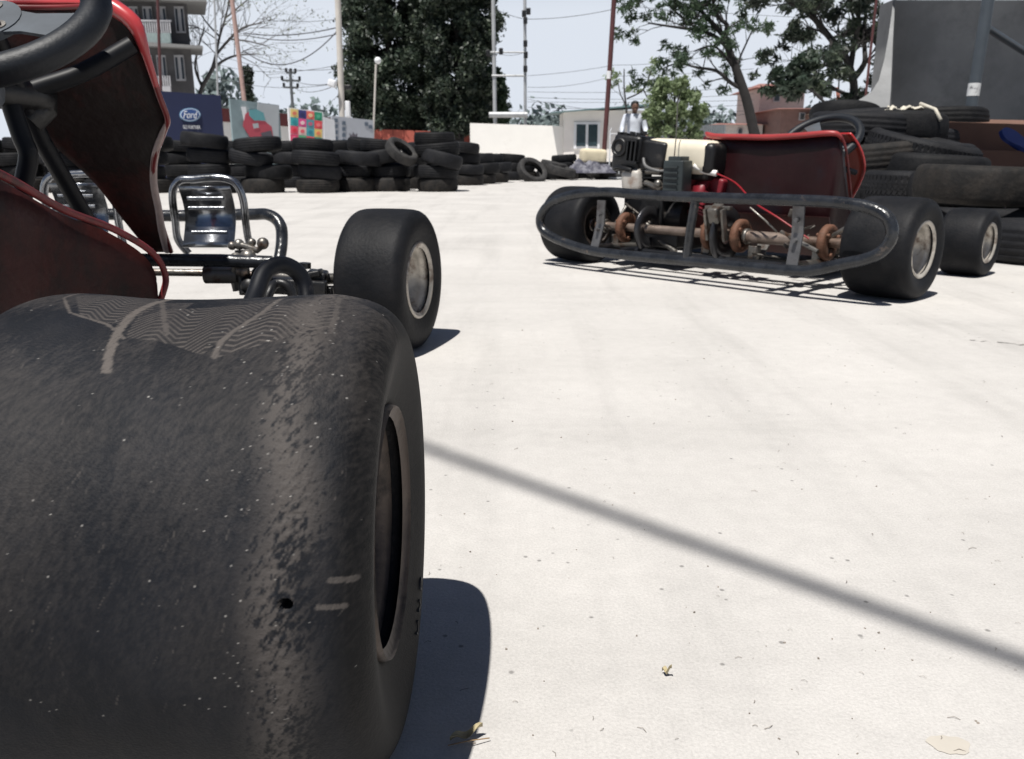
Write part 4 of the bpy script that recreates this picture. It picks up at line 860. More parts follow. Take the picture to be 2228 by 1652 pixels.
# car advert
sil = flat('pale silver print', (.42,.45,.47)); grn = mat('pale teal print', (.22,.29,.31), .6, var=.25, scale=2, c2=(.40,.43,.44), c2amt=.45, c2scale=1.5); carred = flat('red print', (.45,.07,.10)); glass_ = flat('teal glass print', (.12,.33,.36)); darkp = flat('dark print', (.10,.09,.11))
o, a, b = panel('advert_board', grn, 500,215,607,229, 20,21, 'advertising board with a picture of a red car and a teal windscreen', 'advert board')
on(a,b,sil,'print_sky',o,[(560,224),(606,230),(606,306),(575,306),(558,260)],.015); on(a,b,wht,'print_white_patch',o,[(524,232),(534,233),(538,262),(530,262)],.018)  # pale field and a narrow white patch on the board
on(a,b,carred,'car_body_print',o,[(530,262),(533,248),(540,244),(552,262),(575,264),(590,276),(594,302),(545,302),(528,275)],.022)
on(a,b,glass_,'windscreen_print',o,[(540,240),(556,238),(572,246),(576,262),(552,263),(541,252)],.030); on(a,b,sil,'headlamp_print',o,[(548,270),(560,268),(562,278),(551,280)],.030); on(a,b,darkp,'grille_print',o,[(566,290),(588,284),(592,296),(570,300)],.030)
# coloured grid
o, a, b = panel('advert_board', wht, 627,234,703,244, 22.5,23.2, 'advertising board of sixteen bright coloured squares', 'advert board')
cols = [(.75,.6,.22),(.05,.05,.2),(.75,.16,.13),(.03,.28,.16),(.05,.36,.38),(.72,.09,.28),(.10,.30,.35),(.7,.08,.09),(.72,.09,.15),(.72,.55,.5),(.08,.36,.40),(.68,.5,.16),(.62,.06,.15),(.1,.4,.2),(.72,.1,.12),(.06,.3,.2)]
dots = [(.7,.2,.12),(.03,.03,.12),(.75,.55,.3),(.08,.4,.25),(.03,.25,.3),(.8,.6,.6),(.5,.12,.2),(.75,.2,.2),(.6,.03,.06),(.7,.12,.15),(.03,.2,.28),(.7,.2,.1),(.75,.2,.3),(.6,.15,.2),(.75,.2,.25),(.5,.1,.2)]
for i in range(16):
    cx_, cy_ = i%4, i//4; x0 = 632+cx_*17.3; sk = (x0-632)*.13; y0 = 237+sk+cy_*18.3
    on(a,b,flat(f'square print {i}', cols[i]),'print_square',o,[(x0,y0),(x0+16.4,y0+2),(x0+16.4,y0+19.6),(x0,y0+17.4)],.015)
    on(a,b,flat(f'spot print {i}', dots[i]),'print_spot',o,disc(x0+8.2,y0+10,4.6,4.2,12),.024)
# grey board with dark checks and a crown
o, a, b = panel('advert_board', flat('pale grey board', (.40,.42,.46)), 722,252,812,262, 24.5,25.5, 'pale grey board with columns of dark checks and a crown emblem', 'advert board')
for i,(x0,ys) in enumerate([(731,(262,275,288,301)),(748,(268,281,294,307,318)),(738,(320,)),(797,(270,)),(806,(276,))]):
    for y0 in ys: on(a,b,flat('slate print', (.10,.13,.17)),'print_check',o,[(x0-3.5,y0-4),(x0+3.5,y0-3.5),(x0+3.5,y0+4.5),(x0-3.5,y0+4)],.015)
on(a,b,darkp,'crown_print',o,[(760,290),(765,296),(768,288),(772,295),(776,290),(777,300),(774,308),(763,307)],.02)
o, a, b = panel('white_banner', wht, 704,254,728,262, 24,24.3, 'narrow white banner hanging between the coloured squares and the crown board', 'banner')
# red fence and white wall
o, a, b = panel('brick_fence', white, 790,283,1030,291, 46,47, 'low red painted fence on a white base in front of the tall trees', 'fence', th=.2)
on(a,b,redpaint,'red_panel',o,[(808,281),(1030,289),(1030,318),(808,309)],.04,.03)
for i in range(9): x_ = 830+i*24; on(a,b,mat('dark joint', (.16,.03,.025), .8),'fence_joint',o,[(x_,283+i*.8),(x_+1.6,283+i*.8),(x_+1.6,311+i*.8),(x_,311+i*.8)],.06,.02)
o, a, b = panel('boundary_wall', white, 1023,268,1262,276, 38,38.5, 'bright white plastered wall left of the small white office', 'wall', th=.25)
# office
off_ = empty('office_building', 'small white flat roofed office with one sliding window behind the person', 'building', (4.8,39.5,0))
def offb(c, d, m, name, par=off_, bev=0): return MB().box((c[0]-4.8,c[1]-39.5,c[2]), d, (0,0,0), bev).build(name, m, par)
ol = P(1228,243,38).x; orr = P(1420,232,38).x; zt = P(1320,240,38).z
beige = mat('cream plaster', (.80,.76,.72), .8, var=.07, scale=.8, c2=(.68,.63,.58), c2amt=.35, c2scale=.7)
offb(((ol+orr)/2,40,zt/2), (orr-ol,3.6,zt), beige, 'wall')
MB().prism([(ol-.6-4.8,37.6-39.5,P(1200,246,37.6).z),(orr+.3-4.8,37.6-39.5,P(1425,228,37.6).z),(orr+.3-4.8,37.6-39.5,P(1425,224,37.6).z),(ol-.6-4.8,37.6-39.5,P(1200,244,37.6).z)], (0,4.4,.1)).build('roof', mat('teal grey roof edge', (.10,.17,.18), .6), off_)
wn = P(1277,295,38.1); 
for i, mm in enumerate(['frame']):
    fr_ = offb((wn.x,38.17,wn.z), (1.15,.12,1.12), wht, 'window')
    for s_ in (-1,1): MB().box((wn.x-4.8+s_*.26,38.09-39.5,wn.z), (.40,.03,.92)).build('pane', mat('dark window glass', (.03,.05,.06), .1, spec=.8), fr_)
offb((orr-.45,38.18,1.1), (.9,.04,2.2), mat('dark doorway', (.05,.045,.045), .8), 'door')
# left building
bb = empty('apartment_building', 'dark brick building with white windows, balcony and projecting eaves at the upper left', 'building', (-25,56,0))
BY = 55.
def B_(x0, y0, x1, y1, Y, th, m, name, par=bb):
    a = P(x0,y0,Y); b = P(x1,y1,Y); c = ((a.x+b.x)/2+25, Y+th/2-56, (a.z+b.z)/2); return MB().box(c, (abs(b.x-a.x), th, abs(a.z-b.z))).build(name, m, par)
a = P(120,-260,BY); b = P(424,200,BY)
kx_ = b.x/BY
MB().prism([(a.x+25,BY-56,0),(b.x+25,BY-56,0),(b.x+25,BY-56,a.z),(a.x+25,BY-56,a.z)], (kx_*10,10,0)).build('wall', brickd, bb)
eave = mat('grey eave slab', (.20,.20,.20), .8, var=.15)
m = MB(); e0 = P(290,94,BY); e1 = P(462,112,BY); m.prism([(e0.x-6+25,BY-1.6-56,e0.z+.35),(e1.x+25,BY-1.6-56,e0.z-.35),(e1.x+25,BY-1.6-56,e0.z-.5),(e0.x-6+25,BY-1.6-56,e0.z-.05)], (kx_*8,8,.5)); m.build('eaves', eave, bb)
m = MB(); e0 = P(290,-2,BY); e1 = P(470,12,BY); m.prism([(e0.x-6+25,BY-1.6-56,e0.z+.5),(e1.x+25,BY-1.6-56,e0.z-.25),(e1.x+25,BY-1.6-56,e0.z-.42),(e0.x-6+25,BY-1.6-56,e0.z-.05)], (kx_*8,8,.5)); m.build('eaves', eave, bb)
wfr = flat('white window frame', (.40,.40,.42)); wgl = mat('building glass', (.02,.025,.03), .2, spec=.7)
for (yt, yb) in ((14,72),(120,176),(-90,-30)):
    for xc in (292,322,352,391,150,190,230,262):
        wv = B_(xc-13,yt,xc+13,yb,BY-.10,.2,wfr,'window')
        for s_ in (-1,1): B_(xc+s_*6-4.5,yt+5,xc+s_*6+4.5,yb-4,BY-.16,.05,wgl,'pane',wv)
tl = mat('pale teal balcony', (.24,.30,.30), .7)
bal = B_(150,72,372,94,BY-1.2,.15,tl,'balcony')
m = MB()
for i in range(46):
    x_ = 152+i*4.8; a = P(x_,46,BY-1.2); b = P(x_,72,BY-1.2); m.box(((a.x)+25,BY-1.15-56,(a.z+b.z)/2), (.07,.07,a.z-b.z))
a = P(150,45,BY-1.2); b = P(372,45,BY-1.2); m.box(((a.x+b.x)/2+25,BY-1.15-56,a.z), (b.x-a.x,.12,.1)); m.build('balustrade', wfr, bal)
bal = B_(150,188,372,204,BY-1.2,.15,wfr,'balcony')
m = MB()
for i in range(46):
    x_ = 152+i*4.8; a = P(x_,165,BY-1.2); b = P(x_,188,BY-1.2); m.box(((a.x)+25,BY-1.15-56,(a.z+b.z)/2), (.07,.07,a.z-b.z))
m.build('balustrade', wfr, bal)
# distant houses right
def house(nm, x0, x1, yt, Y, label, mw, mr, wins, hip=12):
    a = P(x0,yt,Y); b = P(x1,yt,Y); r_ = empty(nm, label, 'house', ((a.x+b.x)/2,Y,0))
    wd = b.x-a.x; MB().box((0,3,a.z/2), (wd,6,a.z)).build('wall', mw, r_)
    h_ = hip*Y/1800; MB().add([(-wd/2-.5,-.6,a.z),(wd/2+.5,-.6,a.z),(wd/2+.5,6.6,a.z),(-wd/2-.5,6.6,a.z),(-wd/4,3,a.z+h_),(wd/4,3,a.z+h_)], [(0,1,5,4),(1,2,5),(2,3,4,5),(3,0,4),(3,2,1,0)]).build('roof', mr, r_)
    for (x_, y0, y1, w_) in wins:
        p0 = P(x_,y0,Y); p1 = P(x_,y1,Y); wv = MB().box((p0.x-(a.x+b.x)/2,-.04,(p0.z+p1.z)/2), (w_*Y/1800,.12,p0.z-p1.z)).build('window', wfr, r_)
        MB().box((p0.x-(a.x+b.x)/2,-.11,(p0.z+p1.z)/2), (w_*Y/1800*.7,.04,(p0.z-p1.z)*.8)).build('pane', wgl, r_)
    return r_
pinkw = mat('pale pink plaster', (.50,.40,.37), .8, var=.1); tile = mat('terracotta tiles', (.27,.13,.11), .8, var=.2, scale=2); brk = mat('soft red brick', (.20,.12,.105), .85, var=.15, scale=3)
house('house', 1655,1752,192,60,'pale pink house with a terracotta roof seen through the trees at the right', pinkw, tile, [(1690,205,222,14),(1725,205,222,12),(1680,240,262,12)], 16)
house('house', 1700,1800,238,52,'brick walled house with a brown roof in front of the pale pink house', brk, tile, [(1745,245,262,12)], 8)
house('house', 1560,1660,272,55,'low white house with a pink tiled roof behind the dark tree trunk', mat('far white plaster', (.6,.57,.54), .8), tile, [(1610,280,292,10)], 7)
house('house', 1795,1850,246,50,'cream flat house at the foot of the right hand trees', mat('cream far plaster', (.62,.56,.47), .8), mat('cream parapet', (.5,.45,.38), .8), [(1820,255,268,8)], 3)
m = MB(); a = P(1440,272,36); b = P(1580,272,36); n = 60; vs = []
for i in range(n+1):
    x_ = a.x+(b.x-a.x)*i/n; yy = 36+.05*math.cos(i*PI); vs += [(x_,yy,0),(x_,yy,a.z)]
tag(m.add(vs, [(2*i,2*i+2,2*i+3,2*i+1) for i in range(n)]).build('sheet_fence', mat('grey corrugated sheet', (.30,.32,.34), .5, .3, var=.15), solid=.01), 'grey corrugated sheet fence right of the light green bush', 'fence')
# parked thing roofs behind tank: red and white motorbike hint
mb_ = empty('parked_motorbike', 'small red and white motorbike parked behind the cream fuel tank', 'motorbike', tuple(G(1520,374))); mb_.location.y = 22; mb_.location.x = P(1548,300,22).x; mb_.scale = (.6,.7,.85)
m = MB().tube([(-.5,0,.75),(-.2,0,.95),(.1,0,.98),(.5,0,.85)], [.05,.16,.14,.05], 10, smooth=3); m.build('body', mat('red bike paint', (.22,.03,.035), .4), mb_)
MB().tube([(-.3,-.2,1.08),(-.35,0,1.05),(-.3,.2,1.08)], .02, 6, smooth=3).build('handlebar', blackpl, mb_); MB().box((.25,0,1.02), (.6,.2,.08), (0,0,0), .03).build('saddle', blackpl, mb_)
for s_ in (-1,1): MB().lathe([(-.04,.22),(-.04,.30),(.04,.30),(.04,.22)], 24, Matrix.Translation((s_*.6,0,.30))@Matrix.Rotation(PI/2,4,'Z'), closed=True).build('wheel', rubber, mb_)
# ------------------------------------------------------------------ poles and wires
def pole(name, pts, Y, r, m, label, cat='pole', group=None, extra=None, ground=True):
    q = [P(x_,y_,Y) for x_,y_ in pts]
    if ground:
        d = q[-1]-q[-2]; q.append(q[-1]+d*(q[-1].z/max(-d.z,1e-3)))
    o = MB().tube(q, r, 12).build(name, m); tag(o, label, cat, group); return o, q
def ups(x0, y0, x1, y1, ext=-80):      # extend upward beyond the frame
    k = (x1-x0)/(y1-y0); return [(x0+k*(ext-y0), ext), (x0,y0), (x1,y1)]
cpole = mat('pale concrete pole', (.52,.49,.45), .8, var=.1, scale=2); rpole = mat('faded pink pole', (.40,.27,.24), .7, var=.15); redpole = mat('maroon painted post', (.085,.028,.028), .5, var=.2, scale=3)
pw, qq = pole('concrete_pole', ups(735,0,744,250), 28, .095, cpole, 'thick pale concrete pole in front of the tall dark trees at left of centre')
lb = P(723,182,27.8); MB().box(lb, (.24,.3,.22), (0,.3,0), .05).build('lamp_box', wht, pw); MB().box(P(757,190,27.8), (.2,.15,.14), (0,0,0), .03).build('insulator', blackpl, pw); MB().box(P(757,238,27.8), (.14,.2,.5), (0,0,0), .03).build('lamp_box', wht, pw)
pole('utility_pole', ups(505,0,531,216), 34, .085, rpole, 'leaning faded pink pole in front of the bare tree')
pole('iron_pole', ups(343,0,350,200), 30, .05, redpole, 'thin dark red pole in front of the brick building')
pole('iron_pole', ups(470,100,474,215), 32, .035, galv, 'thin grey pole left of the leaning pink pole')
dp, qq = pole('power_pole', [(631,152),(637,236)], 60, .10, mat('dark far pole', (.10,.11,.12), .8), 'distant dark power pole with three crossarms between the leaning pole and the trees')
for (y_, w_) in ((158,20),(175,38),(190,30)):
    a = P(633-w_/2,y_,60); b = P(633+w_/2,y_+1,60); arm = MB().cyl(a,b,.07,8).build('crossarm', MATS['dark far pole'], dp)
    m = MB()
    for t in (0,.5,1): c_ = a.lerp(b,t); m.cyl(c_, c_+Vector((0,0,.28)), .09, 8)
    m.build('insulator', blackpl, arm)
fp, qq = pole('lamp_post', [(818,140),(812,300)], 26, .03, cpole, 'thin pale post with a small lamp in front of the dark trees')
MB().ball(P(822,132,26), .10, 8).build('lamp_head', wht, fp)
h1, qq = pole('steel_pole', ups(1073,0,1077,268), 43, .095, galv, 'left pale pole of the two legged power frame right of the tall trees')
h2, qq = pole('steel_pole', ups(1142,0,1143,270), 43, .075, galv, 'right slim pole of the two legged power frame')
for (y_, r_, x0, x1) in ((250,.14,1064,1148),(165,.05,1070,1146),(114,.04,1062,1146)):
    MB().cyl(P(x0,y_,42.9), P(x1,y_,42.9), r_, 8).build('cross_beam', galv, h1)
m = MB()
for (x_, y_) in ((1140,30),(1143,45),(1150,25),(1143,95),(1144,120),(1143,150),(1090,112),(1062,116)): m.box(P(x_,y_,42.8), (.2,.18,.3), (0,0,0), .04)
build_each(m, 'insulator', blackpl, h2)
rp_, qq = pole('iron_pole', [(1342,-100),(1336,0),(1324,190),(1311,378)], 16.6, .046, redpole, 'maroon painted iron post standing beside the person')
MB().tube([P(1325.6,155,16.6),P(1324.6,172,16.6)], .049, 12).build('white_band', wht, rp_)
pole('iron_pole', [(1918,-90),(1907,0),(1893,120),(1882,225)], 12., .017, redpole, 'thin maroon post in front of the right hand trees beside the concrete wall')
pole('iron_pole', [(1822,190),(1826,240)], 40, .08, mat('brick coloured pole', (.4,.14,.10), .7), 'short brick coloured pole at the foot of the right hand trees')
# cypress / creeper clad pole
# wires
wi = 0
def wire(x0, y0, Y0, x1, y1, Y1, sag, r=.012, label=''):
    a = P(x0,y0,Y0); b = P(x1,y1,Y1); pts = [a.lerp(b,t/20)-Vector((0,0,sag*4*(t/20)*(1-t/20))) for t in range(21)]
    o = MB().tube(pts, r, 5, cap=False).build('overhead_wire', wirem); tag(o, label, 'wire', 'overhead power wires')
wire(530,72,34, 735,60,28, .15, .018, 'overhead wire, upper of the pair from the leaning pink pole to the concrete pole')
wire(530,75,34, 735,74,28, .2, .016, 'overhead wire, lower of the pair from the leaning pink pole to the concrete pole')
wire(530,110,34, 735,66,28, .75, .018, 'deeply sagging wire between the leaning pink pole and the concrete pole')
wire(560,40,34, 735,42,28, .1, .008, 'thin highest wire between the leaning pink pole and the concrete pole')
wire(636,172,60, 735,180,28, .2, .014, 'wire from the distant power pole top arm to the concrete pole')
wire(636,188,60, 735,184,28, .3, .012, 'wire from the distant power pole lowest arm to the concrete pole')
for i, (ya, yb) in enumerate([(118,150),(140,142),(168,182),(222,258)]):
    wire(470,ya,36, 735,yb,28, .25, .008, f'{ORD[i]} faint thin wire from the top, across the sky left of the concrete pole')
wire(744,200,28, 600,285,60, .4, .008, 'thin wire slanting down left from the concrete pole to the boards')
WL = [(1075,18,1143,42),(1143,42,1336,20),(1143,113,1075,113),(1148,165,1336,142),(1336,142,1560,120),(1148,190,1336,166),(1336,166,1640,150),(1148,200,1640,190),(1148,212,1640,204),(1148,222,1640,218),(1148,234,1640,228),(1148,246,1640,240),(1336,12,1960,48),(1400,262,1640,246),(1148,216,1500,256)]
for i, (x0,y0,x1,y1) in enumerate(WL):
    wire(x0,y0,43, x1,y1,40, .06+.05*(i%3), .012 if i < 2 else .009, f'{ORD[i]} wire from the top of the bundle running right from the two legged power frame')
# the cable whose soft shadow crosses the ground
ga = G(700,893); gb = G(2560,1560)
za, zb = 4.6, 3.1
ca = Vector((ga.x-KX*za, ga.y-KY*za, za)); cb = Vector((gb.x-KX*zb, gb.y-KY*zb, zb)); d_ = cb-ca
o = MB().tube([ca-d_*1.4, ca, cb, cb+d_*1.2], .0105, 10).build('overhead_cable', wirem); tag(o, 'thick black cable strung over the track, casting the soft line of shadow on the ground', 'cable')
# ------------------------------------------------------------------ trees
def leaf_mesh(name, centers, radii, n, size, m, parent, aspect=.5, squash=1., seed=0, shell=.5):
    r = np.random.RandomState(seed); c = np.array(centers, float); rad = np.array(radii, float); k = len(c)
    w_ = rad**2; idx = r.choice(k, n, p=w_/w_.sum())
    d = r.normal(size=(n,3)); d /= np.linalg.norm(d,axis=1)[:,None]; rr_ = (shell+(1-shell)*r.rand(n))**.7 if shell else r.rand(n)**.5
    rr_ = np.where(r.rand(n) < .15, rr_*1.35, rr_)
    p = c[idx]+d*(rad[idx]*rr_)[:,None]*np.array([1,1,squash])
    a = r.normal(size=(n,3)); a /= np.linalg.norm(a,axis=1)[:,None]; b = np.cross(a, r.normal(size=(n,3))); b /= np.linalg.norm(b,axis=1)[:,None]
    s_ = size*(.6+.8*r.rand(n))[:,None]
    V = np.stack([p-a*s_, p-b*s_*aspect, p+a*s_, p+b*s_*aspect], 1).reshape(-1,3)
    me = bpy.data.meshes.new(name); me.vertices.add(4*n); me.vertices.foreach_set('co', V.astype(np.float32).ravel())
    me.loops.add(4*n); me.loops.foreach_set('vertex_index', np.arange(4*n,dtype=np.int32)); me.polygons.add(n); me.polygons.foreach_set('loop_start', np.arange(0,4*n,4,dtype=np.int32)); me.update()
    me.materials.append(m); o = bpy.data.objects.new(name, me); C.objects.link(o); o.parent = parent; return o
def poplar(x0, x1, Y, top, label, seed, m=leafd, n=26000, size=.115, bot=285):
    a = P(x0,150,Y); b = P(x1,150,Y); cx = (a.x+b.x)/2; hw = (b.x-a.x)/2; r = random.Random(seed)
    t = empty('tall_tree', label, 'tree', (cx,Y,0)); zt = P(0,top,Y).z; zb = P(0,bot,Y).z
    MB().tube([(0,0,0),(.1,0,zt*.4),(0,0,zt*.95)], [.32,.22,.05], 10).build('trunk', bark, t)
    cs, rs = [], []
    for i in range(230):
        u = r.random(); z_ = zb+(zt-zb)*u; prof = min(1, .55+2.2*u)*(1 if u < .6 else 1-(u-.6)*1.5)
        a_ = r.uniform(0,2*PI); q = hw*prof*r.uniform(.35,.92)
        cs.append((q*math.cos(a_), q*math.sin(a_), z_)); rs.append(r.uniform(.10,.24)*hw+.12)
    br_ = MB()
    for c_ in cs[::4]: br_.tube([(0,0,max(c_[2]-1.2,.5)), c_], [.07,.02], 5)
    br_.build('branches', bark, t)
    leaf_mesh('crown', cs, rs, n, size, m, t, seed=seed, shell=.35); return t
poplar(728,960,48,-210,'tall dense dark green tree behind the concrete pole',1,n=88000)
poplar(905,1085,46,-190,'tall dense dark tree right beside the other, behind the red fence',2,n=76000)
poplar(1010,1110,49,150,'lower bushy green tree at the right foot of the two tall dark trees',3,m=leafm,n=20000,bot=292)
poplar(760,840,50,205,'small dark tree at the left foot of the two tall dark trees',4,n=6000,bot=300)
def limb_tree(label, limbs, Y, m, leaves, lsize, seed, kids=3, klen=.6, lr=.25, nleaf=5000, bm_=bark, name='tree', aspect=.35, cat='tree', sq=.7):
    r = random.Random(seed); base = P(*limbs[0][0][:2],Y); t = empty(name, label, cat, (base.x,Y,0)); O = Vector((base.x,Y,0))
    mb = MB(); cs, rs = [], []
    for L_ in limbs:
        pts = [P(x_,y_,Y)-O+Vector((0,(d or 0),0)) for x_,y_,w_,d in L_]; rad = [w_*Y/F/2 for _,_,w_,_ in L_]
        mb.tube(pts, rad, 8, smooth=4)
    def grow(p, d, l, rd, lev):
        q = p+d*l*.5+Vector((r.uniform(-.1,.1),r.uniform(-.1,.1),r.uniform(0,.12)))*l; e = p+d*l
        mb.tube([p,q,e], [rd,rd*.75,rd*.45], 5)
        if lev > 0:
            for _ in range(kids):
                nd = (d+Vector((r.uniform(-.9,.9),r.uniform(-.9,.9),r.uniform(-.5,.75)))).normalized(); grow(q.lerp(e,r.random()), nd, l*r.uniform(.5,.8), rd*.5, lev-1)
        else:
            for _ in range(leaves): cs.append(tuple(e+Vector((r.uniform(-1,1),r.uniform(-1,1),r.uniform(-.6,.6)))*lr)); rs.append(lr*r.uniform(.5,1.1))
    for L_ in limbs[1:]:
        pts = [P(x_,y_,Y)-O+Vector((0,(d or 0),0)) for x_,y_,w_,d in L_]
        for i in range(1,len(pts)):
            d = (pts[i]-pts[i-1]).normalized()
            for _ in range(2 if i < len(pts)-1 else 3):
                nd = (d*.7+Vector((r.uniform(-.8,.8),r.uniform(-.9,.9),r.uniform(-.5,.8)))).normalized(); grow(pts[i-1].lerp(pts[i],r.uniform(.4,1)), nd, klen*r.uniform(.6,1.2), L_[i][2]*Y/F*.25, 1)
    mb.build('trunk', bm_, t)
    if nleaf: leaf_mesh('crown', cs, rs, nleaf, lsize, m, t, aspect=aspect, squash=sq, seed=seed, shell=0)
    return t
# tree A (centre right): trunk px path with width px, depth offset
limb_tree('dark spreading tree with open feathery foliage behind the kart seat', [
  [(1645,300,22,0),(1640,285,22,0),(1625,220,20,0),(1605,160,18,0),(1590,120,15,0),(1578,80,12,0)],
  [(1590,120,12,0),(1570,90,9,0),(1530,68,8,0),(1490,62,6,0),(1440,55,4,0),(1410,50,3,0)],
  [(1580,85,11,0),(1560,62,10,0),(1535,35,8,0),(1515,0,6,.3),(1500,-50,4,.5)],
  [(1578,80,11,0),(1582,55,9,0),(1565,40,8,0),(1545,15,6,-.3),(1552,-20,5,-.4),(1570,-60,4,-.4)],
  [(1617,195,9,0),(1590,180,8,0),(1560,155,7,0),(1520,145,5,.2),(1480,135,4,.3),(1440,150,2,.3)],
  [(1610,170,7,0),(1575,120,5,0),(1540,105,4,-.4),(1500,118,3,-.5)],
  [(1530,68,5,0),(1500,40,4,.4),(1470,10,3,.5),(1440,-20,2,.5),(1400,0,2,.4)],
  [(1600,150,6,0),(1625,110,4,.4),(1650,60,3,.5)]], 20, leafm, 2, .085, 21, kids=2, klen=.62, lr=.16, nleaf=5600, aspect=.22)
limb_tree('dense dark tree with thick crooked limbs left of the concrete wall', [
  [(1840,262,18,0),(1850,235,18,0),(1858,190,17,0),(1850,150,15,0),(1838,120,14,0)],
  [(1838,120,14,0),(1808,85,13,0),(1780,50,12,0),(1755,25,10,0),(1735,15,8,0),(1710,0,6,0)],
  [(1850,180,14,0),(1880,140,11,0),(1895,100,9,.3),(1900,50,8,.4),(1910,0,6,.5)],
  [(1850,150,13,0),(1858,100,11,0),(1850,50,9,-.4),(1840,0,8,-.4),(1845,-60,6,-.4)],
  [(1870,215,8,0),(1830,195,7,.2),(1800,165,6,.4),(1780,130,4,.5),(1740,120,3,.5)],
  [(1900,60,10,.3),(1925,105,8,.2),(1935,140,6,.1),(1945,170,4,.1)],
  [(1808,85,8,0),(1790,120,6,-.4),(1770,150,4,-.5)],
  [(1838,120,8,0),(1870,90,7,.3),(1885,50,6,.5),(1870,0,5,.5)]], 17, leafd, 2, .075, 22, kids=3, klen=.6, lr=.15, nleaf=11500, aspect=.25)
limb_tree('small round leafed branch cluster in front of the pink house', [
  [(1825,262,8,0),(1800,230,6,0),(1770,200,5,0)],[(1790,215,5,0),(1760,195,4,0),(1735,190,3,0)],[(1770,200,4,0),(1762,180,3,.2),(1750,170,2,.2)]], 15, leafd, 3, .07, 25, kids=2, klen=.3, lr=.14, nleaf=2200)
# light green bush-tree
bt = empty('young_tree', 'bright light green young tree behind the kart fuel tank', 'tree', (P(1467,240,16.5).x,16.5,0))
MB().tube([(0,0,0),(.02,0,.8),(0,.02,1.5)], [.05,.04,.02], 8).build('trunk', bark, bt)
r = random.Random(9); cs = []; rs = []; m = MB()
for i in range(95):
    y_ = r.uniform(178,305); u = (y_-178)/127; hwp = 22+38*math.sin(min(1,u*1.1+.12)*PI*.75); x_ = 1467+r.uniform(-1,1)*hwp; p = P(x_,y_,16.5)-Vector((P(1467,240,16.5).x,16.5,0)); p.y = r.uniform(-.5,.5); cs.append(tuple(p)); rs.append(r.uniform(.055,.12))
    if i%3 == 0: m.tube([(0,0,max(.4,p.z-.5)), p], [.012,.005], 4)
m.build('branches', bark, bt); leaf_mesh('crown', cs, rs, 6500, .042, leafl, bt, aspect=.6, seed=9, shell=.2)
limb_tree('sparse thin shrub tree rising above the office roof', [[(1364,260,4,0),(1362,230,4,0),(1358,190,3,0),(1358,150,2,0)],[(1362,230,3,0),(1350,205,2,0),(1345,180,2,0)],[(1364,215,3,0),(1400,195,3,0),(1418,150,2,0)],[(1400,195,3,0),(1412,215,2,0),(1430,205,2,0)]], 26, leafl, 2, .06, 27, kids=1, klen=.3, lr=.16, nleaf=900)
# leaves on the maroon post
# bare tree behind the leaning pole
limb_tree('large pale bare branched tree behind the leaning pink pole', [
  [(428,230,9,0),(440,190,9,0),(462,150,8,0),(470,120,7,0)],
  [(462,150,7,0),(490,130,5,0),(520,120,4,0),(560,118,2,0)],
  [(470,120,6,0),(500,85,5,0),(530,60,4,0),(570,50,2,0)],
  [(470,120,6,0),(478,80,5,0),(490,40,4,0),(500,0,3,0)],
  [(440,190,6,0),(425,150,5,0),(430,110,4,0),(445,60,3,0)],
  [(478,80,4,0),(450,50,3,0),(430,20,2,0)],
  [(500,85,4,0),(540,90,3,0),(580,100,2,0)],
  [(490,40,4,0),(520,15,3,0),(550,-10,2,0)]], 62, leafp, 1, .10, 31, kids=5, klen=3.0, lr=.7, nleaf=1100, bm_=barkp)
ct = empty('cypress_tree', 'slim dark cypress shaped tree right of the leaning pink pole', 'tree', (P(541,200,45).x,45,0))
MB().cyl((0,0,0),(0,0,4),.08).build('trunk', bark, ct)
cs = []; rs = []
for y_ in range(152,222,4): p = P(541+2*math.sin(y_),y_,45); cs.append((p.x-ct.location.x+random.uniform(-.08,.08),0,p.z)); rs.append(.22)
leaf_mesh('crown', cs, rs, 1800, .09, leafd, ct, seed=4, shell=.2)
# far tree line, haze put into its leaf colour, and low town so the horizon is never bare
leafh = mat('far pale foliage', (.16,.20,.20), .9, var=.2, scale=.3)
tl_ = MB(); cs = []; rs = []; r = random.Random(3)
for i in range(170):
    x_ = r.uniform(-60,95); h_ = r.uniform(3,7); cs.append((x_,110+r.uniform(-5,5),h_*.6)); rs.append(h_*.5)
for i in range(12): cs.append((-37+r.uniform(-5,6),104,r.uniform(4,9.5))); rs.append(1.7)
lw = leaf_mesh('far_woods', cs, rs, 26000, .5, leafh, None, seed=8, shell=.2); tag(lw, 'far pale line of trees along the horizon', 'trees', kind='stuff')
# ------------------------------------------------------------------ hand trolley
ht = empty('hand_trolley', 'white tubular hand trolley standing by the maroon post', 'trolley', (P(1336,370,15.6).x,15.6,0))
whm = mat('white tube paint', (.6,.62,.64), .5)
m = MB()
for s_ in (-.09,.09): m.tube([(s_,0,.05),(s_,0,.85),(s_*.7,0,.9)], .012, 6)
for z_ in (.2,.4,.6,.8): m.tube([(-.09,0,z_),(.09,0,z_)], .01, 6)
m.build('frame', whm, ht); MB().box((0,-.12,.03), (.24,.24,.02)).build('toe_plate', whm, ht)
for s_ in (-1,1): MB().lathe([(-.02,.03),(-.02,.08),(.02,.08),(.02,.03)], 16, Matrix.Translation((s_*.13,.03,.08)), closed=True).build('wheel', rubber, ht)
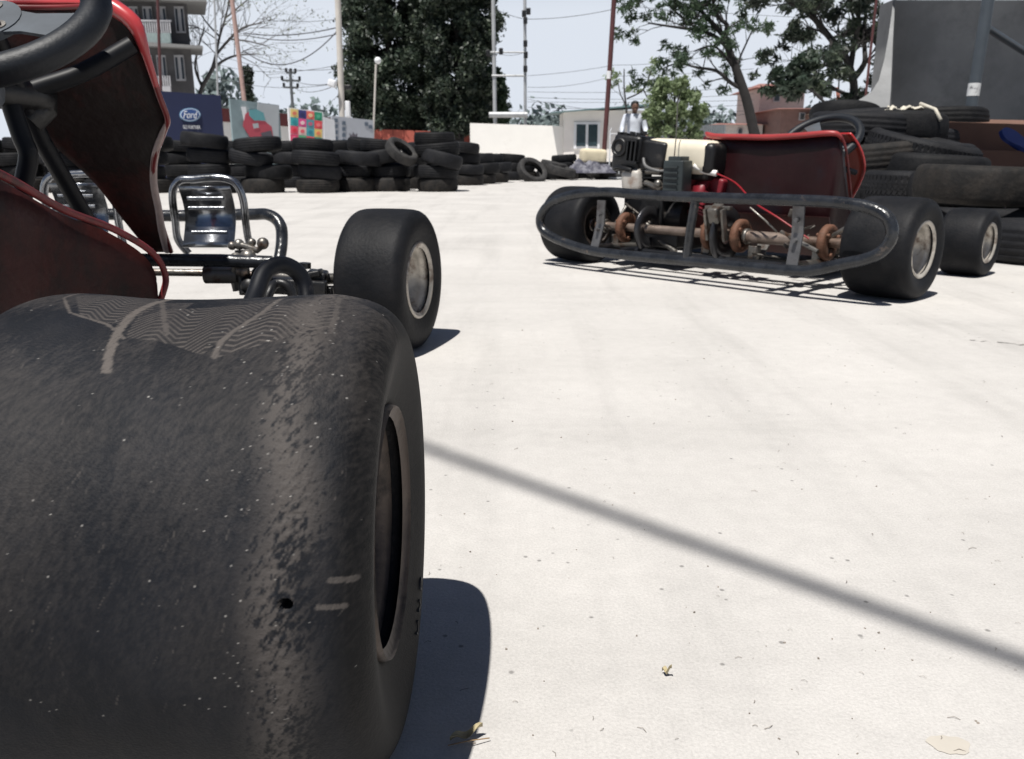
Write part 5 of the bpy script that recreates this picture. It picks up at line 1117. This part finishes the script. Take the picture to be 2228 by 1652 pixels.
# ------------------------------------------------------------------ person
def skin(name, verts, edges, radii, m, parent=None, root=0, sub=2):
    me = bpy.data.meshes.new(name); me.from_pydata(verts, edges, []); me.materials.append(m); o = bpy.data.objects.new(name, me); C.objects.link(o)
    if parent: o.parent = parent
    sk = o.modifiers.new('skin','SKIN'); sk.use_smooth_shade = True
    for i, r_ in enumerate(radii):
        v = me.skin_vertices[0].data[i]; v.radius = r_ if isinstance(r_, tuple) else (r_,r_); v.use_root = (i == root)
    su = o.modifiers.new('sub','SUBSURF'); su.levels = su.render_levels = sub; return o
pY = 17.5; pX = P(1378,300,pY).x
skinm = mat('brown skin', (.13,.066,.045), .55, var=.08)
V_ = [(0,0,.90),(0,0,1.05),(0,0,1.22),(0,.0,1.36),(0,-.02,1.44),(0,-.045,1.50),(0,-.055,1.60), # 0..6 pelvis..head
      (.09,0,.88),(.10,-.02,.48),(.11,.0,.07),(.12,-.13,.04), (-.09,0,.88),(-.11,-.03,.48),(-.13,-.04,.07),(-.14,-.17,.04),  #7..14
      (.19,0,1.36),(.25,-.02,1.12),(.26,-.17,.95),(.25,-.22,.90),(-.19,0,1.36),(-.26,-.02,1.12),(-.27,-.15,.94),(-.26,-.20,.89)]
E_ = [(0,1),(1,2),(2,3),(3,4),(4,5),(5,6),(0,7),(7,8),(8,9),(9,10),(0,11),(11,12),(12,13),(13,14),(3,15),(15,16),(16,17),(17,18),(3,19),(19,20),(20,21),(21,22)]
R_ = [(.14,.10),(.125,.09),(.14,.10),(.13,.09),.05,.06,(.075,.085),.085,.06,.042,.035,.085,.06,.042,.035,.06,.045,.034,.028,.06,.045,.034,.028]
person = empty('person', 'person in white shirt and blue jeans standing beyond the kart engine, looking down', 'person', (pX,pY,0), .1); person.scale = (.9,.9,.86)
body = skin('body', V_, E_, R_, skinm, person)
h = MB()
hc = Vector((0,-.06,1.60))
hd = MB().ball(hc, (.083,.10,.115), 12).ball(hc+Vector((0,-.09,-.01)), (.013,.02,.02), 6).ball(hc+Vector((.075,0,-.005)), (.012,.022,.03), 6).ball(hc+Vector((-.075,0,-.005)), (.012,.022,.03), 6).ball(hc+Vector((0,-.07,-.075)), (.04,.03,.03), 6).build('head', skinm, person)
e = MB()
for s_ in (-1,1): e.ball(hc+Vector((s_*.03,-.083,.012)), (.013,.008,.007), 6); e.box(hc+Vector((s_*.03,-.087,.032)), (.03,.008,.007))
e.box(hc+Vector((0,-.092,-.048)), (.04,.008,.008)); e.build('facial_features', mat('dark features', (.03,.015,.012), .6), hd)
MB().ball(hc+Vector((0,.022,.035)), (.095,.102,.102), 12).ball(hc+Vector((.01,-.055,.085)), (.06,.04,.03), 8).build('hair', mat('black hair', (.01,.009,.009), .5), hd)
hn = MB()
for s_, w0 in ((1,Vector((.25,-.22,.90))),(-1,Vector((-.26,-.20,.89)))):
    hn.ball(w0+Vector((0,-.02,-.04)), (.035,.022,.045), 8)
    for i in range(4): f0 = w0+Vector((-.026+.017*i,-.025,-.075)); hn.tube([f0, f0+Vector((0,-.015,-.035)), f0+Vector((0,-.0,-.062+.006*abs(i-1.5)))], [.009,.008,.006], 6)
    hn.tube([w0+Vector((-s_*.03,-.03,-.03)), w0+Vector((-s_*.05,-.05,-.055)), w0+Vector((-s_*.045,-.06,-.08))], [.010,.009,.007], 6)
hands = build_each(hn, 'tmp', skinm, body)
for hx_ in hands: bpy.data.objects.remove(hx_)
for s_, w0 in ((1,Vector((.25,-.22,.90))),(-1,Vector((-.26,-.20,.89)))):
    hn = MB().ball(w0+Vector((0,-.02,-.04)), (.035,.022,.045), 8)
    for i in range(4): f0 = w0+Vector((-.026+.017*i,-.025,-.075)); hn.tube([f0, f0+Vector((0,-.015,-.035)), f0+Vector((0,-.0,-.062+.006*abs(i-1.5)))], [.009,.008,.006], 6)
    hn.tube([w0+Vector((-s_*.03,-.03,-.03)), w0+Vector((-s_*.05,-.05,-.055)), w0+Vector((-s_*.045,-.06,-.08))], [.010,.009,.007], 6)
    hn.build('hand', skinm, body)
shirt = mat('white blue shirt', (.62,.66,.74), .8, var=.1, scale=6, bump=.4, bscale=14)
SV = [(0,0,.90),(0,0,1.05),(0,0,1.22),(0,0,1.37),(0,-.01,1.43),(.19,0,1.375),(.26,-.02,1.12),(.265,-.16,.96),(-.19,0,1.375),(-.27,-.02,1.12),(-.275,-.14,.95)]
sh = skin('shirt', SV, [(0,1),(1,2),(2,3),(3,4),(3,5),(5,6),(6,7),(3,8),(8,9),(9,10)], [(.175,.125),(.16,.115),(.165,.12),(.15,.11),(.07,.07),.08,.062,.05,.08,.062,.05], shirt, body)
MB().box((0,-.085,1.415), (.085,.03,.03), (.4,0,0), .01).build('collar', mat('blue grey collar', (.30,.36,.45), .8), sh)
TV = [(0,0,.94),(0,0,.86),(.095,0,.82),(.105,-.02,.48),(.115,0,.09),(-.095,0,.82),(-.115,-.03,.48),(-.135,-.04,.09)]
skin('jeans', TV, [(0,1),(1,2),(2,3),(3,4),(1,5),(5,6),(6,7)], [(.15,.11),(.14,.11),.10,.08,.065,.10,.08,.065], mat('blue jeans', (.05,.09,.17), .85, var=.25, scale=10), body, root=0)
# ------------------------------------------------------------------ debris on the ground
deb = MB(); r = random.Random(41)
for i in range(150):
    x_ = r.uniform(930,2228); y_ = 560+1100*r.random()**.8; p = G(x_,y_); s_ = r.uniform(.0003,.0010)*(1+p.y*.4)
    if r.random() < .55: deb.box((p.x,p.y,s_*.4), (s_*r.uniform(1,2.2),s_*r.uniform(.8,1.5),s_), (r.uniform(0,1),0,r.uniform(0,3)))
    else:
        a_ = r.uniform(0,PI); l = s_*r.uniform(3,8); deb.tube([(p.x,p.y,.0006),(p.x+l*math.cos(a_)*.5,p.y+l*math.sin(a_)*.5,.0015),(p.x+l*math.cos(a_+.3),p.y+l*math.sin(a_+.3),.0006)], s_*.22, 4)
tag(deb.build('ground_debris', mat('brown grit and twigs', (.24,.21,.18), .9, var=.5, scale=40)), 'scattered grit and tiny twigs on the concrete', 'debris', kind='stuff')
def leaf(cx, cy, l, w_, rz, m, label, name='fallen_leaf'):
    c_ = G(cx,cy); vs = []; n = 10
    for i in range(n+1):
        u = i/n; ww_ = w_*math.sin(PI*u)**.8*(1-.3*u); z_ = .002+.006*u*u+.002*math.sin(u*9)
        for s_ in (-1,0,1): x_ = (u-.5)*l; y_ = s_*ww_/2; vs.append((c_.x+x_*math.cos(rz)-y_*math.sin(rz), c_.y+x_*math.sin(rz)+y_*math.cos(rz), z_+(.003 if s_ else 0)))
    o = MB().add(vs, [(3*i+j,3*i+3+j,3*i+4+j,3*i+1+j) for i in range(n) for j in (0,1)], True).build(name, m); tag(o, label, 'leaf'); return o
lf = mat('dry yellow leaf', (.42,.36,.22), .7, var=.3, scale=60); 
o = leaf(1015,1612,.022,.008,.25,lf,'dry yellow leaf lying at the edge of the big tyre shadow')
MB().tube([G(975,1622,.003),G(1020,1612,.006),G(1065,1606,.003)], .0004, 5).build('stem', mat('leaf stem', (.25,.16,.08), .7), o)
leaf(1450,1472,.0085,.005,-.8,lf,'small curled dry leaf alone on the lit concrete right of the tyre shadow')
# thin crack and soft dust stain
stm = mat('tan dust', (.50,.465,.41), .9, var=.1)
c_ = G(2066,1622); n = 40; r = random.Random(2); pts = [(c_.x+(.013+.0015*math.sin(3*a)+.0006*math.sin(7*a+1))*math.cos(a), c_.y+(.010+.0012*math.sin(2*a+2)+.0005*math.sin(9*a))*math.sin(a), .0005) for a in [2*PI*i/n for i in range(n)]]
tag(MB().add([(c_.x,c_.y,.0014)]+pts, [(0,i+1,(i+1)%n+1) for i in range(n)], True).build('dust_pile', stm), 'small flat patch of tan dust on the concrete near the lower right corner', 'dust patch')
m = MB(); pts = [G(2110+i*12, 741+i*1.1+random.uniform(-1.5,1.5)) for i in range(14)]
for i in range(13):
    if i in (4,): continue
    p, q = pts[i], pts[i+1]; w_ = random.uniform(.001,.003); m.add([(p.x,p.y-w_,.0015),(q.x,q.y-w_,.0015),(q.x,q.y+w_,.0015),(p.x,p.y+w_,.0015)], [(0,1,2,3)])
tag(m.build('ground_crack', mat('dark crack', (.10,.09,.08), .95)), 'thin dark broken crack line in the concrete at the right', 'crack', kind='structure')
